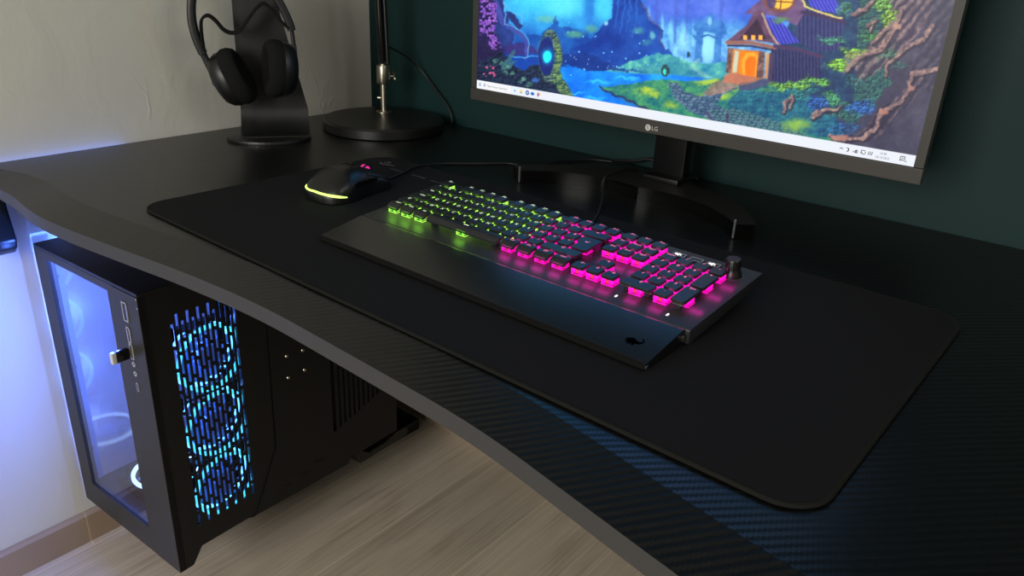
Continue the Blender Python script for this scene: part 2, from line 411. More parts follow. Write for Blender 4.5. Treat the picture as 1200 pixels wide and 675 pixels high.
def switch_mesh(pink):
    bm = newbm()
    box(bm, (-.0075, -.0074, .0), (.0075, .0070, .0020), .0006, 1)
    for s in (-1, 1):
        x0, x1 = (.0018, .0074)
        box(bm, (min(s*x0, s*x1), -.0070, .0020), (max(s*x0, s*x1), .0056, .0072), .0012, 2)
        box(bm, (min(s*.0028, s*.0060), -.0077, .001), (max(s*.0028, s*.0060), -.0068, .0048), .0003, 1)
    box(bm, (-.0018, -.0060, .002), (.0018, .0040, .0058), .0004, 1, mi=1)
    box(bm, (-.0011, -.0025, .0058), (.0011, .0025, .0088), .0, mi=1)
    box(bm, (-.0020, .0074, .0010), (.0020, .0098, .0090), .0008, 2, mi=2)
    bm.normal_update()
    for f in bm.faces:
        if f.material_index == 0 and (f.normal.z > .3 or f.normal.y > .5): f.material_index = 3
    me = bpy.data.meshes.new('key_switch'); bmesh.ops.recalc_face_normals(bm, faces=bm.faces[:]); bm.to_mesh(me); bm.free()
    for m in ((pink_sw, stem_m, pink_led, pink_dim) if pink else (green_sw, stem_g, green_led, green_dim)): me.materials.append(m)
    return me
SWM = {True: switch_mesh(True), False: switch_mesh(False)}

GX, GY = .0015, .0021
def cap_bm(w, d, front_roll=False, iso=False):
    t = bmesh.new(); hw = w*U/2-GX; hd = d*U/2-GY
    if iso:
        a = 1.5*U/2-GX
        pts = [(-a, GY), (-a, U-GY), (a, U-GY), (a, -U+GY), (-a+.25*U, -U+GY), (-a+.25*U, GY)]
    else: pts = [(-hw, -hd), (hw, -hd), (hw, hd), (-hw, hd)]
    bm = newbm()
    prism(t, pts, 2, 0, .0030)
    bmesh.ops.bevel(t, geom=[e for e in t.edges if abs(e.verts[0].co.z-e.verts[1].co.z) > .001], offset=.0014, segments=3, affect='EDGES')
    bmesh.ops.bevel(t, geom=[e for e in t.edges if min(v.co.z for v in e.verts) > .0025], offset=.0006, segments=2, affect='EDGES')
    if front_roll:
        bmesh.ops.subdivide_edges(t, edges=[e for e in t.edges if abs(e.verts[0].co.y-e.verts[1].co.y) > .006], cuts=5)
        for v in t.verts:
            if v.co.y < .002: v.co.z -= .0034*((.002-v.co.y)/(hd+.002))**2
    merge(bm, t)
    return bm

ROWV = [U*i for i in range(5)] + [U*5+.0015]
KEYS = []
def row(r, x, items):
    for it in items:
        if isinstance(it, (int, float)): x += it; continue
        lab, w = it if isinstance(it, tuple) else (it, 1.)
        KEYS.append((lab, r, x+w/2, w, 1., False)); x += w
row(5, 0, ['Esc', 1, 'F1', 'F2', 'F3', 'F4', .5, 'F5', 'F6', 'F7', 'F8', .5, 'F9', 'F10', 'F11', 'F12', .25, 'Prt', 'Scr', 'Pse'])
row(4, 0, list('²&é"\'(-è_çà)=')+[('←', 2.), .25, 'Ins', 'Hom', 'PgU', .25, 'Num', '/', '*', '-'])
row(3, 0, [('Tab', 1.5)]+list('AZERTYUIOP^$'))
KEYS.append(('↵', 2.5, 14.25, 1.5, 2., True))
row(3, 15.25, ['Del', 'End', 'PgD', .25, '7', '8', '9']); KEYS.append(('+', 2.5, 22, 1., 2., False))
row(2, 0, [('Caps', 1.75)]+list('QSDFGHJKLMù*')); row(2, 18.5, ['4', '5', '6'])
row(1, 0, [('⇧', 1.25)]+list('<WXCVBN,;:!')+[('⇧', 2.75)]); row(1, 16.25, ['↑']); row(1, 18.5, ['1', '2', '3']); KEYS.append(('Ent', .5, 22, 1., 2., False))
row(0, 0, [('Ctrl', 1.25), ('Win', 1.25), ('Alt', 1.25), (' ', 6.25), ('Gr', 1.25), ('Fn', 1.25), ('▤', 1.25), ('Ctrl', 1.25), .25, '←', '↓', '→', .25, ('0', 2.), '.'])
for lab, r, xu, w, d, iso in KEYS:
    u = xu*U; v = (ROWV[int(r)]+ROWV[int(r)+1])/2 if r != int(r) else ROWV[int(r)]
    pink = u > (.205 if r == 5 else .196)
    sw = bpy.data.objects.new('key_switch', SWM[pink]); COL.objects.link(sw); sw.parent = KB
    sw.location = (u, v, .0001)
    if lab == ' ': sw['label'] = 'green lit switch under the space bar'
    roll = (r == 0 and not (15 < xu))
    bm = cap_bm(w, d, roll, iso)
    if w >= 2 or d >= 2:                                   # stabiliser posts
        offs = [(-.05, 0), (.05, 0)] if w > 5 else ([(-.012, 0), (.012, 0)] if w >= 2 else [(0, -.012), (0, .012)])
        for a, b in offs:
            box(bm, (a-.0035, b-.0035, -.0080), (a+.0035, b+.0035, 0), .0008, 1)
            box(bm, (a-.006, b-.0045, -.0022), (a+.006, b-.0035, -.0010), 0, mi=2)
    lg = lab.strip()
    ly = d*U/2-(.0050 if r < 5 else .0036)
    if iso: ly = .004
    if lg:
        sz = .0056 if len(lg) == 1 else (.0052 if len(lg) == 2 else .0042)
        merge(bm, text_bm(lg, sz*1.15), 1, Matrix.Translation((0, ly, .00305)))
    else:
        box(bm, (-.004, .0032, .0029), (.004, .0044, .00305), mi=1)
    cap = obj('keycap', bm, [cap_m, pink_leg if pink else green_leg, chrome], sw, 40)
    cap.location = (0, 0, .0075)
# media buttons, knob, lights
outl = mat('button outline', (120, 124, 128), .5, emit=(200, 205, 210), es=.25)
for k, (u, on) in enumerate(((.3590, 1), (.3800, 0), (.4000, 1))):
    M = Matrix.Translation((u, .1045, .0002))
    bm = newbm(); prism(bm, rrect(-.0080, -.0046, .0080, .0046, .001, 3), 2, 0, .0012, M=M)
    for a, b in (((-.0074, -.0040), (.0074, -.0035)), ((-.0074, .0035), (.0074, .0040)), ((-.0074, -.0040), (-.0069, .0040)), ((.0069, -.0040), (.0074, .0040))):
        box(bm, (*a, .0012), (*b, .0014), mi=1, M=M)
    if on:
        box(bm, (-.0052, -.0012, .0012), (-.002, .0018, .0014), mi=2, M=M); box(bm, (-.0014, -.0028, .0012), (-.0002, .0030, .0014), mi=2, M=M); box(bm, (.0012, -.0016, .0012), (.0022, .0016, .0014), mi=2, M=M)
    obj('media_button', bm, [plate_m, outl, base_led], KB)
kx_, kv_ = .4262, .0955
bm = newbm(); lathe(bm, [(0, 0), (.0105, 0), (.0105, .002), (.0088, .006), (.0080, .009), (.0078, .0185), (.0070, .0195), (0, .0192)], 40, Matrix.Translation((kx_, kv_, 0)))
for k in range(28):
    a = 2*PI*k/28; M = Matrix.Translation((kx_, kv_, .0135)) @ Matrix.Rotation(a, 4, 'Z'); box(bm, (.0076, -.0004, -.0045), (.0084, .0004, .0045), M=M)
obj('volume_knob', bm, satin_black, KB, 40)
bm = newbm(); lathe(bm, [(.0112, 0), (.0122, 0), (.0122, .0004), (.0112, .0004)], 40, Matrix.Translation((kx_, kv_, 0)), closed=True); obj('knob_ring', bm, mat('knob ring', (70, 70, 72), .4), KB)
for u, v in ((.3584, -.0198), (.4177, -.0210)):
    bm = newbm(); box(bm, (u-.0009, v-.002, 0), (u+.0009, v+.002, .0004)); obj('status_light', bm, base_led, KB)

# cables
cable_m = mat('black cable', (18, 18, 18), .45)
k0 = KM @ Vector((.232, .1195, -.006)); k1 = KM @ Vector((.228, .140, -.010))
bm = newbm()
tube(bm, [k0, k1, (.835, -.352, .008), (.810, -.30, .004), (.775, -.235, .005), (.757, -.210, .010), (.751, -.194, .0245), (.752, -.165, .0265), (.758, -.125, .025), (.766, -.100, .012), (.775, -.06, .004), (.80, -.03, .004)], .0022)
tag(obj('keyboard_cable', bm, cable_m, None, 180), 'thin black cable running from the keyboard back over the monitor foot', 'cable')
bm = newbm()
tube(bm, [(.4915, -.418, .010), (.490, -.399, .0056), (.482, -.362, .0058), (.468, -.315, .0060), (.474, -.259, .0022), (.511, -.216, .0022), (.545, -.175, .0022), (.577, -.168, .0022), (.592, -.131, .0022), (.600, -.085, .0022), (.622, -.045, .0022), (.66, -.026, .0022)], .0018)
tag(obj('mouse_cable', bm, cable_m, None, 180), 'thin black mouse cable snaking back across the desk to the wall', 'cable')
bm = newbm()
tube(bm, [(.66, -.016, .003), (.70, -.02, .01), (.73, -.018, .018), (.77, -.016, .006), (.82, -.02, .003)], .0026)
tag(obj('power_cable', bm, cable_m, None, 180), 'short thick black cable lying behind the monitor foot at the wall', 'cable')

# ------------------------------------------------------------------ mouse
MS = empty('computer_mouse', (.5030, -.4880, .0036), .10); tag(MS, 'black gaming mouse with green rear light strip, on the desk mat left of keyboard', 'mouse')
ms_m = mat('mouse shell', (15, 15, 15), .34, build=grain(1800, .0001, .2))
def mouse_w(y):            # half width along length (y from -.063 back to .063 front)
    t = (y+.063)/.126
    return float(np.interp(t, [0, .03, .1, .25, .45, .65, .85, .96, 1], [.012, .024, .0335, .0385, .0345, .031, .0325, .030, .022]))
def mouse_h(y):
    t = (y+.063)/.126
    return float(np.interp(t, [0, .04, .12, .3, .45, .6, .8, .95, 1], [.012, .019, .029, .0405, .042, .038, .028, .018, .013]))
def mouse_shell(y0, y1, x0, x1, lift=0., floor_z=.0015, ny=26, nx=20, m=ms_m, name='mouse_body', parent=None):
    bm = newbm(); rows = []
    for i in range(ny+1):
        y = y0+(y1-y0)*i/ny; w = mouse_w(y); h = mouse_h(y); r = []
        for k in range(nx+1):
            s = x0+(x1-x0)*k/nx               # -1..1 around the arch
            a = s*PI/2
            x = w*math.copysign(abs(math.sin(a))**.75, s); z = floor_z+(h-floor_z+lift)*max(0., math.cos(a))**.55
            r.append(bm.verts.new((x*(1+lift*20), y, z)))
        rows.append(r)
    for A, B in zip(rows[:-1], rows[1:]):
        for k in range(nx): bm.faces.new((A[k], A[k+1], B[k+1], B[k]))
    bm.faces.new(rows[0]); bm.faces.new(rows[-1][::-1])
    if abs(x1-x0) > 1.9:
        for A, B in zip(rows[:-1], rows[1:]): bm.faces.new((A[0], B[0], B[-1], A[-1]))
    else:
        for A, B in zip(rows[:-1], rows[1:]): bm.faces.new((A[0], B[0], B[-1], A[-1]))
    return obj(name, bm, m, parent, 50)
mouse_shell(-.063, .063, -1, 1, parent=MS)
mouse_shell(.012, .0645, -.62, -.10, .0014, name='mouse_button', parent=MS); mouse_shell(.012, .0645, .10, .62, .0014, name='mouse_button', parent=MS)
bm = newbm(); lathe(bm, [(0, -.0035), (.0085, -.0035), (.0095, -.0025), (.0095, .0025), (.0085, .0035), (0, .0035)], 32, Matrix.Translation((0, .034, .0256)) @ Matrix.Rotation(PI/2, 4, 'Y')); obj('scroll_wheel', bm, [emis('pink wheel light', (255, 60, 170), .8)], MS, 40)
bm = newbm(); lathe(bm, [(.0085, -.0055), (.0100, -.0055), (.0100, -.0027), (.0085, -.0027)], 32, Matrix.Translation((0, .034, .0256)) @ Matrix.Rotation(PI/2, 4, 'Y'), closed=True); lathe(bm, [(.0085, .0027), (.0100, .0027), (.0100, .0055), (.0085, .0055)], 32, Matrix.Translation((0, .034, .0256)) @ Matrix.Rotation(PI/2, 4, 'Y'), closed=True); obj('wheel_tread', bm, rubber, MS, 40)
bm = newbm(); box(bm, (-.003, .004, .0412), (.003, .010, .0428), .0006); obj('resolution_button', bm, gloss_black, MS)
for y in (-.012, .012):
    bm = newbm(); box(bm, (.0318, y-.010, .020), (.0365, y+.010, .026), .001, 2); obj('side_button', bm, gloss_black, MS)
pts = []
for k in range(25):
    s = -1+2*k/24; a = s*1.25
    x = .0400*math.sin(a); y = -.030-.0345*math.cos(a); z = .0165-.0065*max(0, s)+.002*min(0, s)
    pts.append((x, y, z))
bm = newbm(); P = [Vector(p) for p in pts]
sweep(bm, P, circ(.0016, 8), scale=[.55+.75*(k/24) if k < 21 else 1.3-(k-20)*.22 for k in range(25)])
obj('light_strip', bm, emis('green strip light', (205, 255, 110), 2.6), MS, 180)
bm = newbm(); cyl(bm, (0, .062, .006), (0, .074, .006), .003, 12, .0022); obj('cable_relief', bm, rubber, MS, 40)

# ------------------------------------------------------------------ monitor
MX, MY = .4727, -.18
MON = empty('computer_monitor', (.8195, -.12, 0)); tag(MON, 'large black widescreen monitor showing a fantasy forest wallpaper above the keyboard', 'monitor')
def part(name, bm, m, parent=MON, smooth=None):
    o = obj(name, bm, m, parent, smooth)
    if parent is MON: o.location = (-.8195, .12, 0)
    return o
bez = mat('monitor bezel', (58, 56, 52), .5, spec=.45, build=grain(1500, .0001, .15))
X0, X1, Z0, Z1 = .4600, 1.1785, .0990, .524
SX0, SX1, SZ0, SZ1 = MX, MX+.694, .119, .119+.3905
bm = newbm()
box(bm, (X0, MY-.001, Z0), (X1, MY+.012, SZ0-.0008), .001)                 # thick lower strip, slightly proud
part('lower_bezel', bm, bez)
bm = newbm()
box(bm, (X0+.001, MY, SZ0), (SX0, MY+.012, Z1)); box(bm, (SX1, MY, SZ0), (X1-.001, MY+.012, Z1)); box(bm, (SX0, MY, SZ1), (SX1, MY+.012, Z1))
part('bezel', bm, bez)
bm = newbm()
box(bm, (X0+.002, MY+.012, Z0+.001), (X1-.002, MY+.026, Z1-.001), .003); prism(bm, rrect(.56, Z0+.06, 1.08, Z1-.07, .03), 1, MY+.026, MY+.05)
part('back_shell', bm, black_plastic, smooth=30)
bm = newbm()
prism(bm, [(.7925, .02), (.8465, .02), (.8465, .26), (.7925, .26)], 1, -.128, -.104, bev=.004); box(bm, (.77, -.136, .2), (.87, -.128, .3), .002); box(bm, (.79, -.150, .02), (.85, -.10, .03), .003)
part('stand_neck', bm, mat('neck black', (7, 7, 9), .4, spec=.3), smooth=30)
# crescent foot
def arc(cx, cy, R, a0, a1, n): return [(cx+R*math.sin(a0+(a1-a0)*k/n), cy+R*math.cos(a0+(a1-a0)*k/n)) for k in range(n+1)]
N = 40; po = arc(.809, -.117-.2298, .2298, -1.08, 1.08, N); pi_ = []
for k, (x, y) in enumerate(po):
    t = abs(k/N*2-1); w = .076*(1-t)+.026*t
    dx, dy = .809-x, (-.117-.2298)-y; l = math.hypot(dx, dy); pi_.append((x+dx/l*w, y+dy/l*w))
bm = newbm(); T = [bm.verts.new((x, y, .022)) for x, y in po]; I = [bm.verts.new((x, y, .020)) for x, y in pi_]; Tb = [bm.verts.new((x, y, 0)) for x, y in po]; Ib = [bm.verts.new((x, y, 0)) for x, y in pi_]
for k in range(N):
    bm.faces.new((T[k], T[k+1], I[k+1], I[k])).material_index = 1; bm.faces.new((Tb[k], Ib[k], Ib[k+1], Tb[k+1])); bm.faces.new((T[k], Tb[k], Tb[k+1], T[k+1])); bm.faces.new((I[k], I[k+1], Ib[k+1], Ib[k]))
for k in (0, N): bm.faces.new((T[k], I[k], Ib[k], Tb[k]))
part('stand_foot', bm, [mat('foot shaded side', (5, 5, 5), .2, spec=.3), mat('foot lit top', (30, 29, 28), .34, spec=.5)], smooth=30)  # window light put into the colours: lighter top, near-black sides
for k in (0, N):
    x, y = pi_[k]; bm = newbm(); box(bm, (x-.0013, y-.0016, .001), (x+.0013, y+.0010, .0265), .0004); part('foot_end_cap', bm, mat('end cap grey', (120, 120, 122), .35, .6))
# logo
bm = newbm(); Ml = Matrix.Translation((.8073, MY-.0011, .1072)) @ Matrix.Rotation(PI/2, 4, 'X')
lathe(bm, [(0, 0), (.0046, 0), (.0046, .0002), (0, .0002)], 28, Ml)
box(bm, (-.0006, -.0021, .0002), (.0000, .0024, .0003), mi=1, M=Ml); box(bm, (-.0006, -.0021, .0002), (.0014, -.0016, .0003), mi=1, M=Ml); box(bm, (-.0023, .0008, .0002), (-.0012, .0018, .0003), mi=1, M=Ml)
t = text_bm('LG', .0088); merge(bm, t, 0, Matrix.Translation((.8186, MY-.0013, .1070)) @ Matrix.Rotation(PI/2, 4, 'X'))
part('logo', bm, [light_print, bez])

# ---- the picture on the screen: a painted panel, one colour per grid point
HM = [278.25204, -149.69655, 558.49828, 49.34399, -735.81717, 103.18929, -0.42911, -0.29898]   # panel metres -> image pixels through the camera; artwork drawn in those pixels
SW, SH = .694, .3905
NX, NZ = 695, 391
gx, gz = np.meshgrid(np.linspace(0, SW, NX), np.linspace(0, SH, NZ))
sx = gx.ravel(); sz = gz.ravel(); dn = HM[6]*sx+HM[7]*sz+1
AX = (HM[0]*sx+HM[1]*sz+HM[2])/dn; AY = (HM[3]*sx+HM[4]*sz+HM[5])/dn
rng = np.random.RandomState(5); TBL = rng.rand(256, 256)
def vnoise(x, y):
    xi = np.floor(x).astype(int); yi = np.floor(y).astype(int); fx = x-xi; fy = y-yi; fx = fx*fx*(3-2*fx); fy = fy*fy*(3-2*fy)
    g = lambda a, b: TBL[a % 256, b % 256]
    return (g(xi, yi)*(1-fx)+g(xi+1, yi)*fx)*(1-fy)+(g(xi, yi+1)*(1-fx)+g(xi+1, yi+1)*fx)*fy
def fbm(x, y, s, o=4):
    r = 0; a = .5; t = 0
    for k in range(o): r = r+a*vnoise(x/s+k*17.3, y/s+k*9.1); t += a; s *= .5; a *= .55
    return r/t
N1 = fbm(AX, AY, 22, 5); N2 = fbm(AX+300, AY+90, 7, 4); N3 = fbm(AX+900, AY, 3, 3)
WX = AX+(N2-.5)*7+(N3-.5)*2; WY = AY+(fbm(AX+70, AY+500, 7, 4)-.5)*7
IMG = np.zeros((len(AX), 3))
def sm(a, b, x): t = np.clip((x-a)/(b-a), 0, 1); return t*t*(3-2*t)
def put(c, m):
    c = np.array(c, float) if not (isinstance(c, np.ndarray)) else c
    m = np.clip(m, 0, 1)[:, None]; IMG[:] = IMG*(1-m)+c*m
def poly(pts, warp=1., soft=1.2):
    x = AX+(WX-AX)*warp; y = AY+(WY-AY)*warp; inside = np.zeros(len(x), bool); dmin = np.full(len(x), 1e9); n = len(pts)
    for i in range(n):
        x1, y1 = pts[i]; x2, y2 = pts[(i+1) % n]
        if y1 != y2:
            c = ((y1 > y) != (y2 > y)) & (x < (x2-x1)*(y-y1)/(y2-y1)+x1); inside ^= c
        L = (x2-x1)**2+(y2-y1)**2+1e-9; t = np.clip(((x-x1)*(x2-x1)+(y-y1)*(y2-y1))/L, 0, 1)
        dmin = np.minimum(dmin, np.hypot(x-x1-t*(x2-x1), y-y1-t*(y2-y1)))
    d = np.where(inside, dmin, -dmin); return sm(-soft, soft, d)
def blob(cx, cy, rx, ry, soft=.5, warp=.6):
    x = AX+(WX-AX)*warp; y = AY+(WY-AY)*warp; r = np.hypot((x-cx)/rx, (y-cy)/ry); return 1-sm(1-soft, 1+soft*.3, r)
def line(pts, w, warp=.4, soft=.8, taper=0):
    x = AX+(WX-AX)*warp; y = AY+(WY-AY)*warp; best = np.full(len(x), 1e9); n = len(pts)-1
    for i in range(n):
        x1, y1 = pts[i]; x2, y2 = pts[i+1]; L = (x2-x1)**2+(y2-y1)**2+1e-9; t = np.clip(((x-x1)*(x2-x1)+(y-y1)*(y2-y1))/L, 0, 1)
        ww = w*(1-taper*(i+t)/n); best = np.minimum(best, np.hypot(x-x1-t*(x2-x1), y-y1-t*(y2-y1))-ww)
    return 1-sm(-soft, soft, best)
def tone(a, b, f): f = np.clip(f, 0, 1)[:, None]; return np.array(a, float)*(1-f)+np.array(b, float)*f
def cells(x, y, sc):
    x = x/sc; y = y/sc; xi = np.floor(x).astype(int); yi = np.floor(y).astype(int); f1 = np.full(len(x), 9.); f2 = np.full(len(x), 9.); cid = np.zeros(len(x)); cx_ = np.zeros(len(x)); cy_ = np.zeros(len(x))
    for a in (-1, 0, 1):
        for b in (-1, 0, 1):
            i_, j_ = xi+a, yi+b; px_ = i_+.15+.7*TBL[i_ % 256, j_ % 256]; py_ = j_+.15+.7*TBL[(i_+91) % 256, (j_+37) % 256]; d = np.hypot(x-px_, y-py_)
            n_ = d < f1; f2 = np.where(n_, f1, np.minimum(f2, d)); cid = np.where(n_, TBL[(i_+13) % 256, (j_+77) % 256], cid); cx_ = np.where(n_, x-px_, cx_); cy_ = np.where(n_, y-py_, cy_); f1 = np.where(n_, d, f1)
    return f1, f2-f1, cid, cx_, cy_
LF1, LFE, LFI, LFX, LFY = cells(AX+(N2-.5)*3, AY*1.25+(N2-.5)*3, 3.6)
LEAF = np.clip(.62-.55*LFY-.35*LFX-.35*LF1+(LFI-.5)*.5, 0, 1)           # clumps lit from the upper left
BF1, BFE, BFI, BFX, BFY = cells(AX, AY*1.3, 7.5); CLUMP = np.clip(.6-.6*BFY-.35*BFX, 0, 1); LEAF = np.clip(LEAF*.6+CLUMP*.5-.1, 0, 1)
# sky, mist and far forest
put(tone((18, 84, 180), (52, 165, 236), N1*1.5-.25), np.ones(len(AX)))
put((70, 214, 246), blob(640, -8, 74, 42, .85)*.95); put((95, 225, 250), blob(660, 6, 30, 16, .8)*.8)
put((70, 205, 240), blob(708, 8, 14, 26, .7)*.9); put((30, 110, 205), blob(690, 10, 8, 22, .7)*.6)
put(tone((66, 98, 212), (98, 128, 230), N1*1.6-.3), sm(735, 770, WX)*(1-sm(10, 46, WY)))
put(tone((70, 130, 215), (130, 205, 240), N2*1.6-.3), sm(752, 785, WX)*sm(16, 48, WY)*.95)
for x, w, y0, y1, a in ((776, 3, 15, 45, .6), (786, 4, 20, 60, .6), (800, 4, 22, 62, .55), (812, 3, 25, 60, .5), (829, 8, 40, 74, .7), (760, 3, 5, 30, .4)):
    put((135, 222, 242), blob(x, (y0+y1)/2, w, (y1-y0)/2, .7, .4)*a)
for x, w in ((770, 2.2), (793, 2.6), (806, 2.), (846, 2.5)): put((70, 95, 195), line([(x, -5), (x-1, 20), (x-3, 48)], w, .5, 1.5, .6)*.6)
# mid mountains
put(tone((14, 62, 150), (30, 105, 190), N1*1.6-.3), poly([(560, 62), (585, 32), (610, 36), (632, 42), (648, 28), (652, 16), (654, 30), (676, 34), (700, 50), (715, 75), (640, 85), (560, 85)]))
put((140, 200, 130), blob(640, 22, 14, 5, .8)*.45); put((95, 175, 140), blob(673, 40, 13, 5, .7)*.75); put((105, 180, 130), blob(693, 34, 9, 6, .7)*.55)
# big root-rock in the middle
put(tone((12, 48, 140), (26, 84, 178), N1*1.8-.4), poly([(690, 48), (706, 30), (716, 20), (722, -20), (748, -30), (751, 0), (758, 18), (768, 30), (778, 36), (774, 48), (786, 62), (800, 78), (760, 84), (700, 84), (668, 76), (668, 58)], .9))
for a, b in ((726, 10), (733, 14), (740, 12), (747, 20)): put((60, 115, 215), line([(a, -20), (a-2, b), (a-6, b+24)], 1.1, .8, 1, .6)*.6)
put((95, 70, 110), line([(752, 5), (762, 22), (775, 35), (772, 48), (779, 56)], 1.5, .6, 1, .4)*.55)
put((120, 200, 205), blob(764, 42, 4.5, 6, .5)*.75); put((80, 160, 160), blob(748, 36, 8, 5, .7)*.65); put((70, 150, 160), blob(758, 50, 8, 4, .7)*.5); put((170, 225, 240), blob(710, 28, 3, 3, .6)*.8)
# gateway in the mist
put((150, 222, 242), blob(829, 54, 13, 24, .7, .3)*.9); put((150, 222, 242), blob(800, 48, 9, 22, .7, .3)*.5)
GC = tone((40, 104, 186), (78, 146, 214), N2*1.5-.25)
put(GC, poly([(816, 36), (824, 37), (822, 70), (823, 73), (812, 72), (814, 68)], .25)*.95); put(GC, poly([(838, 38), (846, 39), (844, 72), (846, 76), (833, 74), (836, 70)], .25)*.95)
put(GC, poly([(812, 30), (851, 33), (852, 40), (813, 36)], .25)*.95); put(GC, poly([(815, 30), (818, 22), (824, 25), (829, 17), (834, 16), (838, 25), (845, 22), (849, 33)], .3)*.95)
put((140, 205, 238), blob(831.5, 25, 3, 6, .5, .2)*.8); put((34, 92, 176), line([(821, 43), (830, 41), (840, 45)], 1.1, .3)*.9); put((34, 92, 176), line([(812, 42), (815, 46)], 1., .3)*.8)
# far hill
put(tone((34, 126, 170), (104, 198, 172), N2*1.7-.35), poly([(700, 88), (740, 72), (772, 62), (790, 66), (812, 74), (835, 74), (856, 72), (862, 96), (800, 98)], .8)); put(tone((30, 105, 150), (60, 150, 160), N2), poly([(735, 82), (790, 66), (822, 84), (830, 94), (780, 96)], .6)*.6)
put((150, 205, 190), line([(818, 70), (812, 78), (820, 86), (832, 90)], 2.2, .6, 1.5)*.5)
# lake
put(tone((6, 100, 222), (26, 160, 245), N1*2-.5), poly([(655, 74), (690, 82), (740, 86), (790, 88), (834, 92), (800, 98), (720, 99), (705, 104), (762, 140), (690, 140), (650, 100)], .3))
for x, y, r in ((700, 96, 18), (672, 110, 16), (695, 116, 14), (735, 92, 18)): put((60, 205, 245), blob(x, y, r, 2.2, .8, 1.2)*.7)
put((14, 50, 130), poly([(650, 66), (680, 62), (700, 66), (720, 80), (760, 84), (700, 84), (655, 76)], 1.2)*.85)
sp = (TBL[(AX*.9).astype(int) % 256, (AY*.9).astype(int) % 256] > .985)
put((150, 190, 250), sp*poly([(650, 62), (720, 70), (790, 86), (700, 84), (655, 76)], .5)*.9)
# small ring stone, right of the lake
put((40, 70, 80), blob(779.5, 83, 5, 8, .25)); put((60, 215, 190), blob(779.5, 84, 2, 4.5, .4)); put((30, 70, 90), blob(806, 64, 2, 4, .4))
# foreground island
put(tone((18, 98, 120), (88, 168, 92), N2*1.2+LEAF*.5-.4), poly([(703, 102), (735, 99), (765, 93), (790, 94), (835, 95), (868, 84), (905, 96), (960, 112), (1010, 150), (1010, 190), (850, 150), (760, 130), (735, 117)], .5))
put((40, 50, 80), line([(703, 102), (716, 110), (735, 117), (752, 125), (765, 131)], 1.2, .8)*.9)
for x, y, rx, ry, a in ((758, 105, 13, 5, .9), (766, 111, 9, 4, .8), (785, 123, 12, 5, .7), (826, 96, 15, 4.5, .8), (842, 112, 18, 5, .9), (820, 114, 14, 5, .6), (835, 95, 8, 3, .9), (858, 104, 10, 3.5, .8)):
    put((188, 208, 60), blob(x, y, rx, ry, .9, 1.3)*a)
# path of flat stones
path = poly([(783, 97), (795, 97), (802, 108), (822, 113), (836, 106), (852, 98), (866, 103), (848, 110), (838, 122), (856, 130), (888, 140), (905, 150), (840, 144), (806, 130), (788, 114)], .5)
_, cell, cid_, _, _ = cells(AX*.62+AY*.35, AY*1.25, 4.2)
put(tone((28, 54, 88), (104, 136, 160), sm(.02, .22, cell)*(.35+.6*cid_)), path); put(tone((120, 90, 85), (185, 150, 130), N2*1.5-.2), poly([(822, 110), (838, 96), (856, 92), (872, 98), (850, 108), (832, 112)], .6)*.8)
# teal meadow in front of the house
put(tone((14, 60, 104), (48, 136, 146), LEAF*.9+N2*.6-.3), poly([(866, 104), (905, 100), (985, 118), (1010, 160), (960, 160), (880, 136), (850, 124)], 1.)*.95); put(tone((24, 50, 84), (80, 120, 130), sm(.04, .25, cell)), poly([(830, 130), (860, 126), (905, 140), (950, 160), (900, 160), (840, 144)], .6)*.8)
put((150, 190, 70), blob(934, 146, 20, 9, .9, 1.5)*.85); put((100, 160, 70), blob(900, 106, 14, 4, .9, 1.3)*.5); put((70, 60, 100), line([(828, 132), (834, 140)], 1.5)*.8); put((60, 50, 80), line([(852, 135), (853, 144)], 1.5)*.8)
# dark forest on the right
put(tone((50, 48, 72), (74, 72, 92), N1*1.4-.2), poly([(985, -40), (1190, -60), (1190, 220), (1000, 200), (985, 150), (975, 125), (990, 90), (985, 40)], 1.)); put(tone((18, 42, 70), (66, 122, 104), LEAF*1.3-.15), poly([(975, 10), (1045, -40), (1062, -10), (1045, 30), (1058, 60), (1035, 78), (1045, 96), (1025, 122), (1000, 146), (960, 128), (980, 90), (978, 50)], 1.3))
put(tone((70, 66, 92), (88, 84, 108), N1), poly([(1062, -40), (1095, -60), (1105, 0), (1085, 60), (1070, 90), (1072, 40)], 1.)*.7)
STR = .5+.5*np.sin((AX*.62+AY*.48)*.85+N1*9)
put(tone((58, 50, 74), (150, 122, 120), STR*N2*1.7-.1), poly([(1040, -50), (1100, -60), (1098, 0), (1078, 40), (1050, 66), (1016, 92), (990, 112), (978, 96), (994, 72), (1018, 52), (1036, 26), (1044, 0)], 1.2)*.85)
put(tone((40, 38, 62), (92, 80, 96), STR*N2*1.6-.1), poly([(1098, -40), (1180, -60), (1150, 60), (1090, 110), (1060, 90), (1082, 46)], 1.)*.6)
put(tone((40, 38, 62), (140, 112, 112), STR*N2*1.6-.15), poly([(1075, 84), (1084, 92), (1070, 118), (1046, 140), (1034, 160), (990, 172), (970, 160), (1010, 156), (1028, 128), (1056, 112)], 1.)*.7)
